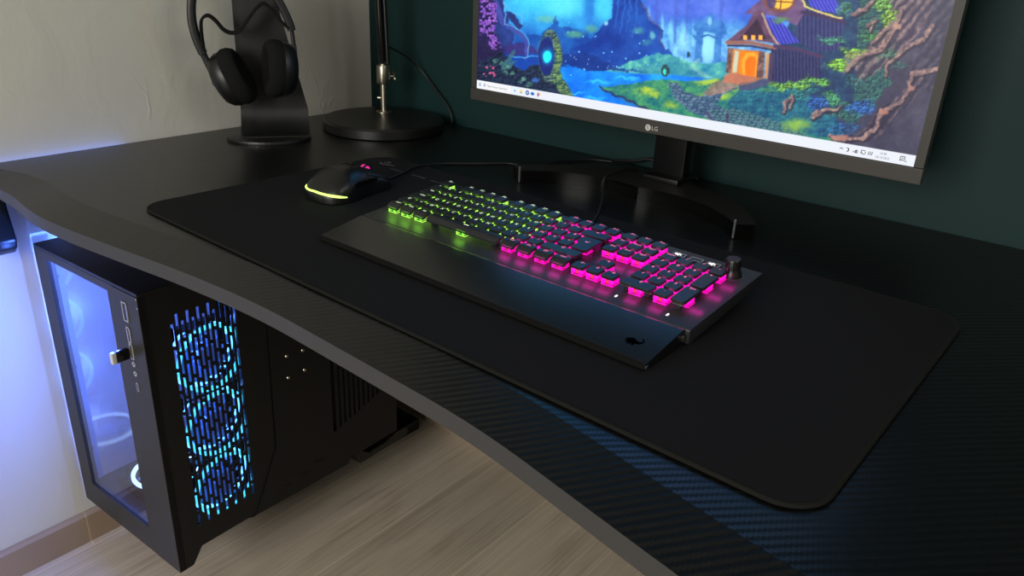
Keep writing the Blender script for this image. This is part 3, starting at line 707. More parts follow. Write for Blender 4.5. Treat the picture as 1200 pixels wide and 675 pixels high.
# house
put(tone((24, 44, 84), (40, 78, 112), N2*1.6-.3), poly([(936, 8), (985, -60), (1010, -60), (1000, 120), (940, 112), (902, 98), (905, 62)], .6))
put(tone((30, 32, 72), (62, 66, 120), (np.sin(AX*1.6+N2*3)*.5+.5)*.8), poly([(904, 56), (940, 60), (964, 66), (960, 94), (938, 96), (903, 97)], .2)); put(tone((36, 40, 86), (64, 72, 128), (np.sin(AX*1.3)*.5+.5)*.8), poly([(934, 8), (990, 22), (984, 58), (958, 62), (932, 48)], .3))
put(tone((90, 66, 110), (124, 92, 130), N2), poly([(872, 16), (900, -8), (940, -12), (944, 12), (934, 30), (905, 18)], .3)); put((120, 74, 68), blob(913, 2, 19, 13, .15, .1)); put((250, 195, 70), blob(916, 1, 14, 10.5, .2, .1)); put((120, 62, 40), line([(916, -9), (914, 12)], .7, .1)); put((120, 62, 40), line([(903, 1), (930, 3)], .7, .1)); put((60, 50, 110), blob(904, 2, 6, 9, .3, .1)*.8)
put(tone((44, 42, 150), (86, 92, 225), (np.sin((AX-AY*.55)*1.5)*.5+.5)), poly([(941, -14), (962, -20), (988, 10), (982, 16), (962, 13), (950, 8)], .2)); put((230, 205, 120), line([(937, -8), (944, 8), (956, 13), (972, 18), (986, 22)], 1.2, .5)*.95); put((60, 44, 84), line([(940, 14), (962, 19), (990, 26)], 2.2, .2)*.9)
put(tone((40, 38, 140), (82, 86, 220), (np.sin((AX-AY*.5)*1.5)*.5+.5)), poly([(897, 20), (910, 22), (922, 32), (937, 50), (915, 52), (904, 44)], .2)); put((90, 140, 90), blob(914, 23, 13, 4.5, .8, 1.2)*.85)
put(tone((76, 52, 86), (120, 84, 108), N2), poly([(851, 49), (862, 40), (874, 30), (884, 14), (893, 12), (902, 34), (912, 52), (880, 47)], .2)); put((52, 34, 56), poly([(866, 46), (880, 30), (887, 22), (898, 46)], .1)*.9)
for x in (873, 882.5, 891): put((250, 176, 80), poly([(x-2.3, 41), (x+2.3, 41.5), (x+2.3, 47), (x-2.3, 46.5)], 0, .6))
put((205, 170, 140), line([(893, 16), (903, 40), (913, 53)], 1.1, .2)*.8); put((150, 96, 84), line([(852, 50), (880, 50), (908, 56)], 2.2, .1)*.95); put((44, 32, 60), line([(853, 53.5), (880, 54), (906, 59)], 1.1, .1)*.9); put((70, 52, 92), line([(908, 54), (935, 58), (962, 66)], 2.4, .1)*.95)
put((205, 120, 60), poly([(858, 57), (892, 60), (889, 92), (855, 87)], .1)); put((245, 128, 16), poly([(867, 60), (889, 62), (886, 90), (866, 87)], .1)); put((255, 176, 60), poly([(870, 88), (869, 70), (874, 62), (883, 61), (888, 66), (886, 90)], .1)*.75); put((240, 100, 8), poly([(873, 88), (873, 72), (877, 66), (884, 66), (886, 72), (884, 90)], .1)*.8); put((196, 205, 180), poly([(861, 59), (866, 60), (863, 86), (858, 85)], .1)*.95)
put(tone((84, 60, 66), (150, 110, 96), N3*1.6-.3), poly([(853, 56), (859, 57), (856, 87), (850, 85)], .2)); put(tone((84, 60, 66), (140, 104, 96), N3*1.6-.3), poly([(889, 60), (897, 61), (894, 94), (886, 91)], .2)); put((235, 130, 40), poly([(898, 62), (902, 63), (899, 92), (896, 92)], .1)*.8); put((70, 56, 84), poly([(902, 62), (907, 63), (904, 97), (899, 96)], .2))
put((190, 112, 88), poly([(849, 88), (862, 85), (890, 92), (872, 100), (846, 95)], .4)*.95); put((70, 74, 110), poly([(866, 98), (898, 92), (906, 98), (878, 106), (866, 106)], .4)*.95); put((150, 110, 90), line([(868, 99), (884, 95), (896, 91)], 1.1)*.8)
# shrubs climbing to the right
for x, y, rx, ry, c, a in ((925, 100, 26, 6, (110, 165, 70), .9), (955, 96, 18, 6, (96, 158, 74), .9), (985, 76, 18, 8, (120, 178, 66), .9), (1000, 62, 16, 8, (124, 176, 62), .9), (1022, 42, 12, 7, (84, 140, 70), .6), (1040, 20, 9, 13, (130, 176, 66), .85), (1034, 4, 12, 9, (120, 170, 70), .7), (975, 47, 18, 6, (70, 140, 116), .85), (940, 108, 20, 7, (44, 110, 110), .8), (972, 115, 14, 8, (70, 140, 90), .85), (1000, 96, 16, 9, (44, 92, 100), .8), (960, 122, 16, 9, (38, 76, 150), .85), (1008, 126, 18, 10, (42, 92, 168), .85), (1040, 62, 14, 8, (60, 104, 84), .6), (1054, 76, 13, 6, (52, 90, 88), .6), (990, 10, 9, 10, (70, 130, 100), .7), (990, 150, 22, 8, (34, 84, 140), .7)):
    put(tone(tuple(v*.35 for v in c), tuple(min(255, v*1.45) for v in c), LEAF*1.5-.2), blob(x, y, rx, ry, .45, 2.2)*a)
# roots and rocks
for pts, w in (([(1056, 12), (1050, 28), (1036, 34), (1022, 52)], 3.), ([(1050, 30), (1030, 58), (1004, 68), (992, 84)], 3.6), ([(1092, 30), (1082, 46), (1062, 56), (1040, 76), (1036, 88)], 2.6), ([(1100, 82), (1070, 86), (1064, 98), (1066, 106), (1054, 122), (1032, 130)], 2.6), ([(1032, 130), (1026, 150), (1012, 162), (984, 164), (972, 158)], 2.8), ([(918, 130), (920, 118), (928, 112), (926, 126)], 2.4), ([(966, 130), (952, 138), (957, 130), (980, 128), (986, 124)], 2.2), ([(1000, 16), (1014, 10), (1024, 0)], 2.6), ([(1016, 30), (1026, 22), (1020, 36)], 2.)):
    put((44, 38, 56), line([(x+1.5, y+2) for x, y in pts], w+.6, .9, 1.2, .35)*.8); put(tone((104, 84, 92), (186, 148, 136), N3*1.7-.35), line(pts, w, .9, 1., .4)*.9)
put((150, 130, 120), poly([(990, 62), (1012, 60), (1004, 76), (988, 88)], .9)*.45); put((176, 120, 108), blob(1035, 131, 6, 3.5, .5)*.9); put((176, 122, 112), blob(984, 161, 12, 4, .5)*.9); put((170, 118, 110), blob(1068, 104, 5, 3.5, .5)*.9); put((180, 140, 120), blob(1052, 31, 6, 4, .5)*.9)
# left edge: dark thicket, blossom, leaning trunk, ring of mossy stone
put(tone((26, 30, 78), (40, 64, 140), N1*1.6-.3), poly([(540, -20), (586, -20), (590, 12), (602, 16), (613, 30), (610, 36), (596, 22), (592, 34), (604, 38), (600, 60), (590, 66), (556, 70)], .9)); put((14, 60, 160), poly([(590, 60), (640, 62), (640, 84), (600, 84)], .5)*.75); put((54, 44, 116), poly([(590, 56), (606, 50), (626, 54), (632, 62), (596, 66)], .7)*.9)
put((60, 74, 158), line([(574, -10), (584, 12), (588, 26), (602, 35), (612, 42), (617, 52), (616, 68)], 3.4, .5, 1, .45)); put((110, 185, 235), line([(588, -6), (592, 16), (590, 28), (604, 33), (616, 40), (620, 52), (618, 66)], .6, .5)*.75); put((110, 185, 235), line([(590, 4), (600, 14), (611, 18), (612, 28)], .6, .5)*.7); put((90, 190, 240), line([(597, 66), (614, 67), (630, 66)], .7, .6)*.7)
put(tone((12, 18, 44), (44, 66, 92), LEAF*1.3-.2), poly([(540, 40), (578, 50), (590, 66), (600, 74), (612, 82), (626, 78), (640, 74), (655, 84), (662, 100), (672, 116), (672, 140), (540, 140)], 1.1)); put((34, 24, 70), poly([(552, -20), (580, -20), (580, 40), (590, 58), (575, 66), (550, 80)], 1.)*.8)
fl = TBL[(AX*.62).astype(int) % 256, (AY*.62+40).astype(int) % 256]
put(tone((110, 70, 190), (196, 120, 225), N3), (LFE > .12)*(LFI > .3)*poly([(563, -10), (580, -10), (582, 24), (580, 38), (588, 56), (576, 58), (570, 40), (562, 40)], .9)*.9); put((214, 90, 140), (LFE > .2)*(LFI > .55)*poly([(560, 78), (580, 78), (580, 90), (560, 88)], .6)*.9)
put((56, 104, 120), poly([(588, 76), (602, 58), (603, 62), (598, 72), (606, 70), (598, 80), (588, 82)], .6)*.9)
for x, y, r in ((580, 71, 3), (588, 74, 3.2), (594, 78, 4), (592, 85, 3.6), (600, 86, 3.4), (614, 92, 4), (610, 96, 3), (620, 98, 4)): put(tone((34, 70, 74), (104, 158, 140), N3*1.6-.3), blob(x, y, r, r*.85, .4, .7)*.85)
put((60, 110, 200), blob(627, 93, 6, 3, .6)*.8)
put(tone((26, 44, 76), (112, 146, 108), LEAF*1.5-.2), blob(644.5, 66, 14.5, 33, .12, .5)*(1-blob(640, 66, 9.5, 24, .15, .4))); put((24, 40, 112), blob(640, 66, 9.5, 24, .15, .4)); put(tone((30, 66, 72), (140, 172, 96), LEAF*1.5-.25), poly([(652, 44), (657, 60), (656, 84), (664, 100), (672, 112), (660, 112), (648, 98), (650, 70)], .6)*.95)
put((24, 150, 215), blob(641, 66, 9, 12, .8)*.7); put((40, 240, 252), blob(641, 66.5, 5.4, 8, .35, .2))
put((110, 200, 245), (fl > .994)*poly([(650, 20), (760, 30), (780, 80), (660, 100)], .5)*.9)
# slim grey veil where the panel is seen edge-on is left to the renderer; task bar at the bottom
up = sm(-22, -70, AY)[:, None]; up = np.clip((-22-AY)/50, 0, 1)[:, None]; IMG[:] = IMG*(1-.85*up)+.85*up*tone((60, 140, 215), (120, 200, 240), N1*1.4-.2)
IMG[:] = IMG+(N3[:, None]-.5)*12+(N2[:, None]-.5)*12
TB = .0132
tb = sz < TB
IMG[tb] = (216, 220, 228)
def ic(x0, x1, z0, z1, c):
    m = (sx >= x0) & (sx <= x1) & (sz >= z0) & (sz <= z1); IMG[m] = c
ic(.0045, .0095, .004, .0095, (40, 80, 130)); ic(.0, .0125, 0, TB, (226, 232, 244)); ic(.0042, .0065, .0045, .0068, (50, 90, 150)); ic(.0072, .0095, .0045, .0068, (60, 100, 160)); ic(.0042, .0065, .0074, .0098, (50, 90, 150)); ic(.0072, .0095, .0074, .0098, (60, 100, 160))
ic(.0125, .0745, .0, TB, (224, 225, 228)); ic(.078, .0865, .0005, TB, (214, 226, 240)); ic(.0805, .084, .0045, .009, (150, 176, 205))
ic(.0925, .0985, .0045, .0092, (240, 205, 90)); ic(.094, .0975, .0045, .0062, (90, 150, 215))
d = np.hypot(sx-.1085, sz-.0068); IMG[(d < .0036)] = (35, 80, 150); IMG[(d < .0016)] = (190, 215, 240)
ic(.1155, .1225, .0045, .0082, (30, 95, 180)); ic(.1175, .1205, .0082, .0098, (40, 110, 190))
d = np.hypot(sx-.1318, sz-.0068); IMG[d < .0036] = (225, 225, 225); IMG[(d < .0036) & (sx < .1312)] = (190, 80, 60); IMG[(d < .0036) & (sx > .1322) & (sz > .0068)] = (235, 190, 60); IMG[d < .0014] = (70, 120, 200)
IMG[:] = np.clip(IMG, 0, 255)
L01 = IMG/255.; LIN = np.where(L01 <= .04045, L01/12.92, ((L01+.055)/1.055)**2.4)
me = bpy.data.meshes.new('screen'); nv = NX*NZ
me.vertices.add(nv); co = np.empty((nv, 3), np.float32); co[:, 0] = SX0+sx; co[:, 1] = MY+.0006; co[:, 2] = SZ0+sz; me.vertices.foreach_set('co', co.ravel())
idx = np.arange(nv).reshape(NZ, NX); q = np.stack([idx[:-1, :-1], idx[:-1, 1:], idx[1:, 1:], idx[1:, :-1]], -1).reshape(-1, 4)
me.loops.add(q.size); me.loops.foreach_set('vertex_index', q.ravel().astype(np.int32)); me.polygons.add(len(q)); me.polygons.foreach_set('loop_start', np.arange(0, q.size, 4, dtype=np.int32))
me.update(calc_edges=True)
at = me.color_attributes.new('picture', 'FLOAT_COLOR', 'POINT'); at.data.foreach_set('color', np.concatenate([LIN, np.ones((nv, 1))], 1).astype(np.float32).ravel())
sm_ = bpy.data.materials.new('lit screen'); sm_.use_nodes = True; nt = sm_.node_tree; nt.nodes.clear()
a_ = node(nt, 'ShaderNodeAttribute'); a_.attribute_name = 'picture'; e_ = node(nt, 'ShaderNodeEmission'); e_.inputs['Strength'].default_value = 1.25
gl = node(nt, 'ShaderNodeBsdfGlossy'); gl.inputs['Roughness'].default_value = .35; gl.inputs['Color'].default_value = (.03, .03, .03, 1)
ad_ = node(nt, 'ShaderNodeAddShader'); o_ = node(nt, 'ShaderNodeOutputMaterial')
nt.links.new(a_.outputs['Color'], e_.inputs['Color']); nt.links.new(e_.outputs[0], ad_.inputs[0]); nt.links.new(gl.outputs[0], ad_.inputs[1]); nt.links.new(ad_.outputs[0], o_.inputs[0])
me.materials.append(sm_)
SCR = bpy.data.objects.new('screen', me); COL.objects.link(SCR); SCR.parent = MON; SCR.location = (-.8195, .12, 0); SCR['label'] = 'glowing screen with a forest painting and a white task bar'
ink = mat('screen lettering', (90, 94, 100), .8, spec=0)
def scr_text(s, x, z, size, align='LEFT', name='task_bar_text', c=ink):
    bm = newbm(); merge(bm, text_bm(s, size, 0, align), 0, Matrix.Translation((SX0+x, MY+.0003, SZ0+z)) @ Matrix.Rotation(PI/2, 4, 'X'))
    o = obj(name, bm, c, SCR); return o
scr_text('Taper ici pour rechercher', .0225, .0066, .0042)
scr_text('16:38', .6575, .0092, .0036, 'CENTER', 'clock_text'); scr_text('22/12/2022', .6575, .0042, .0036, 'CENTER', 'date_text')
bm = newbm()
Ms = Matrix.Translation((SX0, MY+.0003, SZ0)) @ Matrix.Rotation(PI/2, 4, 'X')
def seg(x0, z0, x1, z1, w=.0004):
    d = Vector((x1-x0, z1-z0)); n = Vector((-d.y, d.x)).normalized()*w
    vs = [bm.verts.new(Ms @ Vector((x, z, 0))) for x, z in ((x0+n.x, z0+n.y), (x0-n.x, z0-n.y), (x1-n.x, z1-n.y), (x1+n.x, z1+n.y))]; bm.faces.new(vs)
def ring(cx, cz, r, a0=0, a1=360, n=10):
    for k in range(n):
        a = math.radians(a0+(a1-a0)*k/n); b = math.radians(a0+(a1-a0)*(k+1)/n); seg(cx+r*math.cos(a), cz+r*math.sin(a), cx+r*math.cos(b), cz+r*math.sin(b))
ring(.0175, .0072, .0018); seg(.0163, .0058, .0150, .0044)
seg(.606, .006, .608, .008); seg(.608, .008, .610, .006); ring(.615, .0066, .0022, -100, 120); seg(.6165, .0088, .6165, .0042)
for k in range(4): seg(.622+k*.0014, .0046, .622+k*.0014, .0054+k*.001)
ring(.6265, .0060, .0016); seg(.632, .0048, .632, .009); seg(.632, .009, .6365, .009); ring(.635, .0066, .0022, 180, 400)
for k in range(3): seg(.6405+k*.002, .0046, .6412+k*.002, .009)
seg(.6775, .0045, .6775, .010); seg(.6775, .010, .6825, .010); seg(.6825, .010, .6825, .0055); seg(.6775, .0055, .6825, .0055); seg(.679, .007, .681, .0085); seg(.6835, .004, .685, .0055)
obj('task_bar_icons', bm, mat('icon ink', (60, 64, 72), .8, spec=0), SCR)

# ------------------------------------------------------------------ desk lamp
LP = empty('desk_lamp', (.195, -.140, 0)); tag(LP, 'black desk lamp with round flat base and chrome pole joint, beside the headphone stand', 'lamp')
bm = newbm(); lathe(bm, [(0, 0), (.114, 0), (.118, .002), (.1185, .017), (.115, .021), (.105, .0222), (0, .0222)], 72); obj('lamp_base', bm, mat('lamp black', (17, 17, 17), .38, spec=.5), LP, 40)
px, py = -.0380, .0350
bm = newbm(); lathe(bm, [(0, .022), (.016, .022), (.016, .0242), (.012, .0252), (0, .0252)], 36, Matrix.Translation((px, py, 0))); obj('pole_flange', bm, chrome, LP, 40)
bm = newbm(); cyl(bm, (px, py, .024), (px, py, .085), .0062, 24); cyl(bm, (px-.004, py, .05), (px-.012, py-.006, .05), .0026, 12); obj('lower_pole', bm, chrome, LP, 40)
bm = newbm(); lathe(bm, [(0, .079), (.0122, .079), (.0132, .081), (.0132, .113), (.0122, .115), (0, .115)], 32, Matrix.Translation((px, py, 0))); obj('clamp_joint', bm, chrome, LP, 40)
er = Vector((.559, .829, 0)); ef = Vector((.829, -.559, 0))
bm = newbm(); a = Vector((px, py, .093)); cyl(bm, a+er*.008, a+er*.021, .003, 12); lathe(bm, [(0, -.002), (.005, -.002), (.005, .002), (0, .002)], 16, Matrix.Translation(a+er*.022+Vector((0, 0, .006))) @ Matrix.Rotation(.6, 4, 'Y'), sy=.5); lathe(bm, [(0, -.002), (.005, -.002), (.005, .002), (0, .002)], 16, Matrix.Translation(a+er*.022-Vector((0, 0, .006))) @ Matrix.Rotation(-.6, 4, 'Y'), sy=.5); obj('wing_nut', bm, chrome, LP, 40)
bm = newbm(); cyl(bm, (px, py, .112), (px, py, .122), .0075, 24); obj('pole_collar', bm, chrome, LP, 40)
bm = newbm(); d = er*(-.0095); T0 = Vector((px, py, .118)); cyl(bm, T0-er*.001, T0-er*.001+d*1.6+Vector((0, 0, .42)), .0078, 24); obj('arm', bm, gloss_black, LP, 40)
bm = newbm(); cyl(bm, T0+er*.0095, T0+er*.0095+d*1.6+Vector((0, 0, .42)), .004, 16); obj('arm_rod', bm, satin_black, LP, 40)
top_ = T0+d*1.6+Vector((0, 0, .42))
bm = newbm(); lathe(bm, [(.022, .03), (.03, .02), (.06, -.05), (.058, -.05), (.028, .018), (.018, .026), (.0, .027), (0, .031)], 40, Matrix.Translation(top_+er*.02+ef*.04+Vector((0, 0, .03))) @ Matrix.Rotation(.3, 4, 'X')); obj('lamp_shade', bm, satin_black, LP, 40)
bm = newbm(); tube(bm, [(.157, -.105, .155), (.163, -.06, .135), (.166, -.025, .112), (.185, -.012, .088), (.215, -.011, .062), (.240, -.011, .042), (.256, -.012, .022), (.262, -.014, .004)], .0021)
tag(obj('lamp_cable', bm, cable_m, None, 180), 'black lamp cable drooping from the lamp pole along the green wall', 'cable')

# ------------------------------------------------------------------ headphone stand and headphones
HO = Vector((.125, -.345, 0)); yaw = math.atan2(er.y, er.x)
HS = empty('headphone_stand', HO, yaw); tag(HS, 'black headphone stand with tapered upright and rounded base at the left wall', 'headphone stand')
# local frame: x = to the right seen from the room, y = away from the room, z up
def brushed(nt, b):
    L = nt.links; tc = node(nt, 'ShaderNodeTexCoord'); mp = node(nt, 'ShaderNodeMapping'); mp.inputs['Scale'].default_value = (160, 1, 1)
    n = node(nt, 'ShaderNodeTexNoise'); n.inputs['Scale'].default_value = 1; n.inputs['Detail'].default_value = 3; L.new(tc.outputs['Object'], mp.inputs[0]); L.new(mp.outputs[0], n.inputs['Vector'])
    cr = node(nt, 'ShaderNodeMapRange'); cr.inputs['To Min'].default_value = .3; cr.inputs['To Max'].default_value = .55; L.new(n.outputs['Fac'], cr.inputs[0]); L.new(cr.outputs[0], b.inputs['Roughness'])
hs_m = mat('brushed black aluminium', (66, 66, 66), .3, .9, build=brushed)
bm = newbm()
pts = []
for k in range(25):
    a = PI+PI*k/24; pts.append((-.010+.0745*math.cos(a), -.012+.060*math.sin(a)*1.0))
pts += [(.0635, .020), (-.0595, .020)]
pts = [(min(p[0], .0635), p[1]) for p in pts]
prism(bm, pts, 2, .0, .0055, bev=.001); obj('stand_base', bm, hs_m, HS, 30)
bm = newbm(); prof = [(-.030, .0058)]+[(-.024+.047*math.sin(t), .0530-.047*math.cos(t)) for t in (.15, .35, .55, .75, .95, 1.15, 1.35, 1.5)]+[(.0228, .07), (.022, .12), (.021, .2), (.021, .25), (.0215, .272), (.018, .286), (.008, .293), (-.006, .293), (-.016, .288), (-.019, .281)]
prof = [Vector((0, y, z)) for y, z in prof]; prof = catmull([tuple(p) for p in prof], 6)
def hw(z): return (float(np.interp(z, [0, .045, .24, .3], [.0605, .061, .0375, .034])), float(np.interp(z, [0, .045, .24, .3], [.062, .063, .0185, .010])))
rows = []
for i, p in enumerate(prof):
    l, r = hw(p.z); l = float(np.interp(p.z, [0, .045, .24, .3], [.0595, .0575, .0555, .054])); d = (prof[min(i+1, len(prof)-1)]-prof[max(i-1, 0)]).normalized(); nn = Vector((0, -d.z, d.y))*.0018
    rows.append([bm.verts.new((-l, p.y+nn.y, p.z+nn.z)), bm.verts.new((r, p.y+nn.y, p.z+nn.z)), bm.verts.new((r, p.y-nn.y, p.z-nn.z)), bm.verts.new((-l, p.y-nn.y, p.z-nn.z))])
for A, B in zip(rows[:-1], rows[1:]):
    for k in range(4): bm.faces.new((A[k], A[(k+1) % 4], B[(k+1) % 4], B[k]))
bm.faces.new(rows[0]); bm.faces.new(rows[-1][::-1]); obj('upright', bm, hs_m, HS, 35)

HP = empty('headphones', HO+ef*.03, yaw); tag(HP, 'black over-ear headphones with elastic inner strap, hanging on the headphone stand', 'headphones')
hp_m = mat('headphone shell', (21, 21, 21), .4, build=grain(1500, .0001, .2))
bm = newbm()
pth = catmull([(-.108, 0, .152), (-.1165, 0, .180), (-.1195, 0, .212), (-.113, 0, .248), (-.093, 0, .282), (-.058, 0, .303), (-.020, 0, .295), (.008, 0, .262), (.026, 0, .232), (.0375, 0, .204), (.040, 0, .192)], 6)
sweep(bm, pth, [(a, b) for a, b in rrect(-.013, -.0045, .013, .0045, .003, 4)], up=(0, 1, 0)[::1] and (1, 0, .0001)) if False else None
# band section lies in the y (depth) and normal direction
def band(bm, pth, hy, ht, r=.002):
    rings = []; N = len(pth)
    for i, p in enumerate(pth):
        d = (pth[min(i+1, N-1)]-pth[max(i-1, 0)]).normalized(); nn = Vector((-d.z, 0, d.x))
        rings.append([bm.verts.new(p+Vector((0, a, 0))+nn*b) for a, b in rrect(-hy, -ht, hy, ht, r, 3)])
    n = len(rings[0])
    for A, B in zip(rings[:-1], rings[1:]):
        for k in range(n): bm.faces.new((A[k], A[(k+1) % n], B[(k+1) % n], B[k]))
    bm.faces.new(rings[0]); bm.faces.new(rings[-1][::-1])
band(bm, pth, .0135, .0068, .004); obj('headband', bm, hp_m, HP, 50)
bm = newbm(); band(bm, catmull([(-.106, 0, .158), (-.107, 0, .18), (-.105, 0, .205), (-.0945, 0, .2135), (-.083, 0, .206), (-.071, 0, .191), (-.058, 0, .186), (-.046, 0, .190), (-.030, 0, .209), (-.016, 0, .226), (-.002, 0, .234), (.012, 0, .222), (.026, 0, .204), (.036, 0, .196)], 6), .015, .0022, .0015)
obj('inner_strap', bm, foam, HP, 50)
def cup(center, axis, longd, name_side):
    """pad faces along axis, long direction longd"""
    ax_ = Vector(axis).normalized(); l = Vector(longd); l = (l-ax_*l.dot(ax_)).normalized(); s = ax_.cross(l)
    M = Matrix.Translation(center) @ Matrix((l, s, ax_)).transposed().to_4x4()
    b1 = newbm(); lathe(b1, [(.026, .006), (.030, .017), (.037, .020), (.044, .018), (.049, .010), (.050, .0), (.047, -.008), (.020, -.008)], 48, M, sy=.80); lathe(b1, [(0, .007), (.027, .007)], 48, M, sy=.8)
    obj('ear_pad', b1, foam, HP, 60)
    b2 = newbm(); lathe(b2, [(.047, -.006), (.048, -.012), (.044, -.023), (.036, -.031), (.026, -.034), (0, -.035)], 48, M, sy=.80); lathe(b2, [(0, -.006), (.047, -.006)], 48, M, sy=.8)
    return obj('ear_cup', b2, hp_m, HP, 60), M
c1, M1 = cup((-.060, -.002, .113), (.90, -.16, .42), (.46, 0, -.85), 'l')
c2, M2 = cup((.010, -.002, .127), (-.96, -.22, .08), (-.16, 0, -1.), 'r')
bm = newbm(); tube(bm, [(-.110, 0, .157), (-.103, 0, .138), (-.097, -.002, .122), (-.092, -.006, .108)], .0058, 12, up=(0, 1, 0)); obj('yoke', bm, hp_m, HP, 50)
bm = newbm(); lathe(bm, [(0, -.006), (.010, -.006), (.010, .006), (0, .006)], 24, Matrix.Translation((-.088, -.012, .106)) @ Matrix.Rotation(1.3, 4, 'X')); obj('yoke_hinge', bm, hp_m, HP, 40)
bm = newbm(); tube(bm, [(.040, 0, .196), (.0415, 0, .180), (.0425, 0, .165)], .0035, 12, up=(0, 1, 0)); box(bm, (.038, -.007, .120), (.047, .007, .168), .002); obj('yoke', bm, hp_m, HP, 50)
bm = newbm(); box(bm, (-.1005, -.0085, .135), (-.0975, -.0065, .140), .0003); obj('side_mark', bm, light_print, HP)

# ------------------------------------------------------------------ computer case
PW, PD, PH = .3047, .5052, .5040
ZB = FZ+.1158
PC = empty('computer_case', (.0349, -.7521, ZB), .04625); tag(PC, 'black computer tower with glass front and slotted side glowing blue, under the desk', 'computer')
def glass(name, tint, refl, rough=.0):
    m = bpy.data.materials.new(name); m.use_nodes = True; nt = m.node_tree; nt.nodes.clear()
    tr = node(nt, 'ShaderNodeBsdfTransparent'); tr.inputs['Color'].default_value = tint; g = node(nt, 'ShaderNodeBsdfGlossy'); g.inputs['Roughness'].default_value = rough; g.inputs['Color'].default_value = (1, 1, 1, 1)
    fr = node(nt, 'ShaderNodeLayerWeight'); pw = node(nt, 'ShaderNodeMath', operation='POWER'); pw.inputs[1].default_value = 4; mu = node(nt, 'ShaderNodeMath', operation='MULTIPLY_ADD'); mu.inputs[1].default_value = .8; mu.inputs[2].default_value = refl; mu.use_clamp = True
    mx = node(nt, 'ShaderNodeMixShader'); o = node(nt, 'ShaderNodeOutputMaterial'); L = nt.links
    L.new(fr.outputs['Facing'], pw.inputs[0]); L.new(pw.outputs[0], mu.inputs[0]); L.new(mu.outputs[0], mx.inputs[0]); L.new(tr.outputs[0], mx.inputs[1]); L.new(g.outputs[0], mx.inputs[2]); L.new(mx.outputs[0], o.inputs[0]); return m
front_glass_m = glass('front tempered glass', (.82, .82, .86, 1), .03)
side_glass_m = glass('side tempered glass', (.8, .8, .86, 1), .10)
# front frame
bm = newbm()
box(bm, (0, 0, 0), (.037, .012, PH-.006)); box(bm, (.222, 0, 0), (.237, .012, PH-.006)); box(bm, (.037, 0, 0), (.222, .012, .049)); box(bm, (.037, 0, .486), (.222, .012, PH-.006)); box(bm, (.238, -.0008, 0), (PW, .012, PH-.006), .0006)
obj('front_frame', bm, pc_front_lit, PC)
bm = newbm(); box(bm, (.035, .003, .047), (.224, .006, .488)); obj('front_glass', bm, front_glass_m, PC)
bm = newbm(); box(bm, (.001, .014, .03), (.004, PD-.012, PH-.01)); obj('side_glass', bm, side_glass_m, PC)
bm = newbm(); box(bm, (0, 0, PH-.006), (PW, PD, PH), .0012); obj('top_panel', bm, pc_metal, PC)
bm = newbm(); box(bm, (0.002, .012, .024), (PW-.006, PD-.002, .030)); obj('bottom_panel', bm, pc_metal, PC)
bm = newbm(); box(bm, (0.002, PD-.006, .03), (PW-.004, PD, PH-.006)); obj('back_panel', bm, pc_metal, PC)
bm = newbm(); box(bm, (.0042, .013, .032), (.0062, .034, PH-.012), .0004); obj('glass_bracket', bm, mat('bracket steel', (120, 126, 150), .5, .2), PC)
for z in (.10, .27, .44):
    bm = newbm(); lathe(bm, [(0, .0014), (.0026, .0012), (.0032, 0), (0, 0)], 16, Matrix.Translation((.0062, .024, z)) @ Matrix.Rotation(PI/2, 4, 'Y')); obj('bracket_screw', bm, dark_metal, PC, 40)
# slotted side panel: ribs and bridges, real openings
bm = newbm(); xo, xi = PW, PW-.0014
S0, S1, NC = .0405, .1545, 13; pit = (S1-S0)/NC; sw_ = .0042; zt, zb_ = .455, .070
prism(bm, [(.0, .0), (.0242, .0), (.0430, .0285), (.0430, .0285), (S0, zb_), (S0, zt), (0, PH-.006)][:1]+[(.0242, 0), (.0430, .0285), (.1530, .0262), (S1, zb_), (S0, zb_), (S0, zt), (S1, zt), (S1, zb_), (.1530, .0262), (.2030, .1383), (.2100, .3650), (.2115, PH-.006), (0, PH-.006)][:0], 0, xi, xo) if False else None
def quad(pts): prism(bm, pts, 0, xi, xo)
quad([(0, 0), (.0242, 0), (.0430, .0280), (.0430, .0281), (S0, .0281), (S0, PH-.006), (0, PH-.006)])
quad([(S0, .0281), (.1500, .0262), (S1, .0340), (S1, zb_), (S0, zb_)]); quad([(S0, zt), (S1, zt), (S1, PH-.006), (S0, PH-.006)]); quad([(S1, .0340), (.2030, .1383), (.2095, PH-.006), (S1, PH-.006)])
rs = random.Random(11)
for k in range(NC+1):
    c = S0+pit*k; a = c-(pit-sw_)/2 if k else S0; b = c+(pit-sw_)/2 if k < NC else S1
    quad([(a, zb_), (b, zb_), (b, zt), (a, zt)])
for k in range(NC):
    y0 = S0+pit*k+(pit-sw_)/2; y1 = y0+sw_; ph = (k % 2)*.019+((k//2) % 2)*.0065
    z = zb_+((k % 2)*.018); quad([(y0, zb_), (y1, zb_), (y1, z+.001), (y0, z+.001)]) if k % 2 else None
    z += .031+(-.008 if k % 3 == 0 else 0)
    while z < zt-.02:
        quad([(y0, z), (y1, z-.0012), (y1, z+.0052), (y0, z+.0064)]); z += .0382
    if k % 2 == 0: quad([(y0, zt-.014), (y1, zt-.014), (y1, zt), (y0, zt)])
obj('slotted_panel', bm, pc_metal, PC)
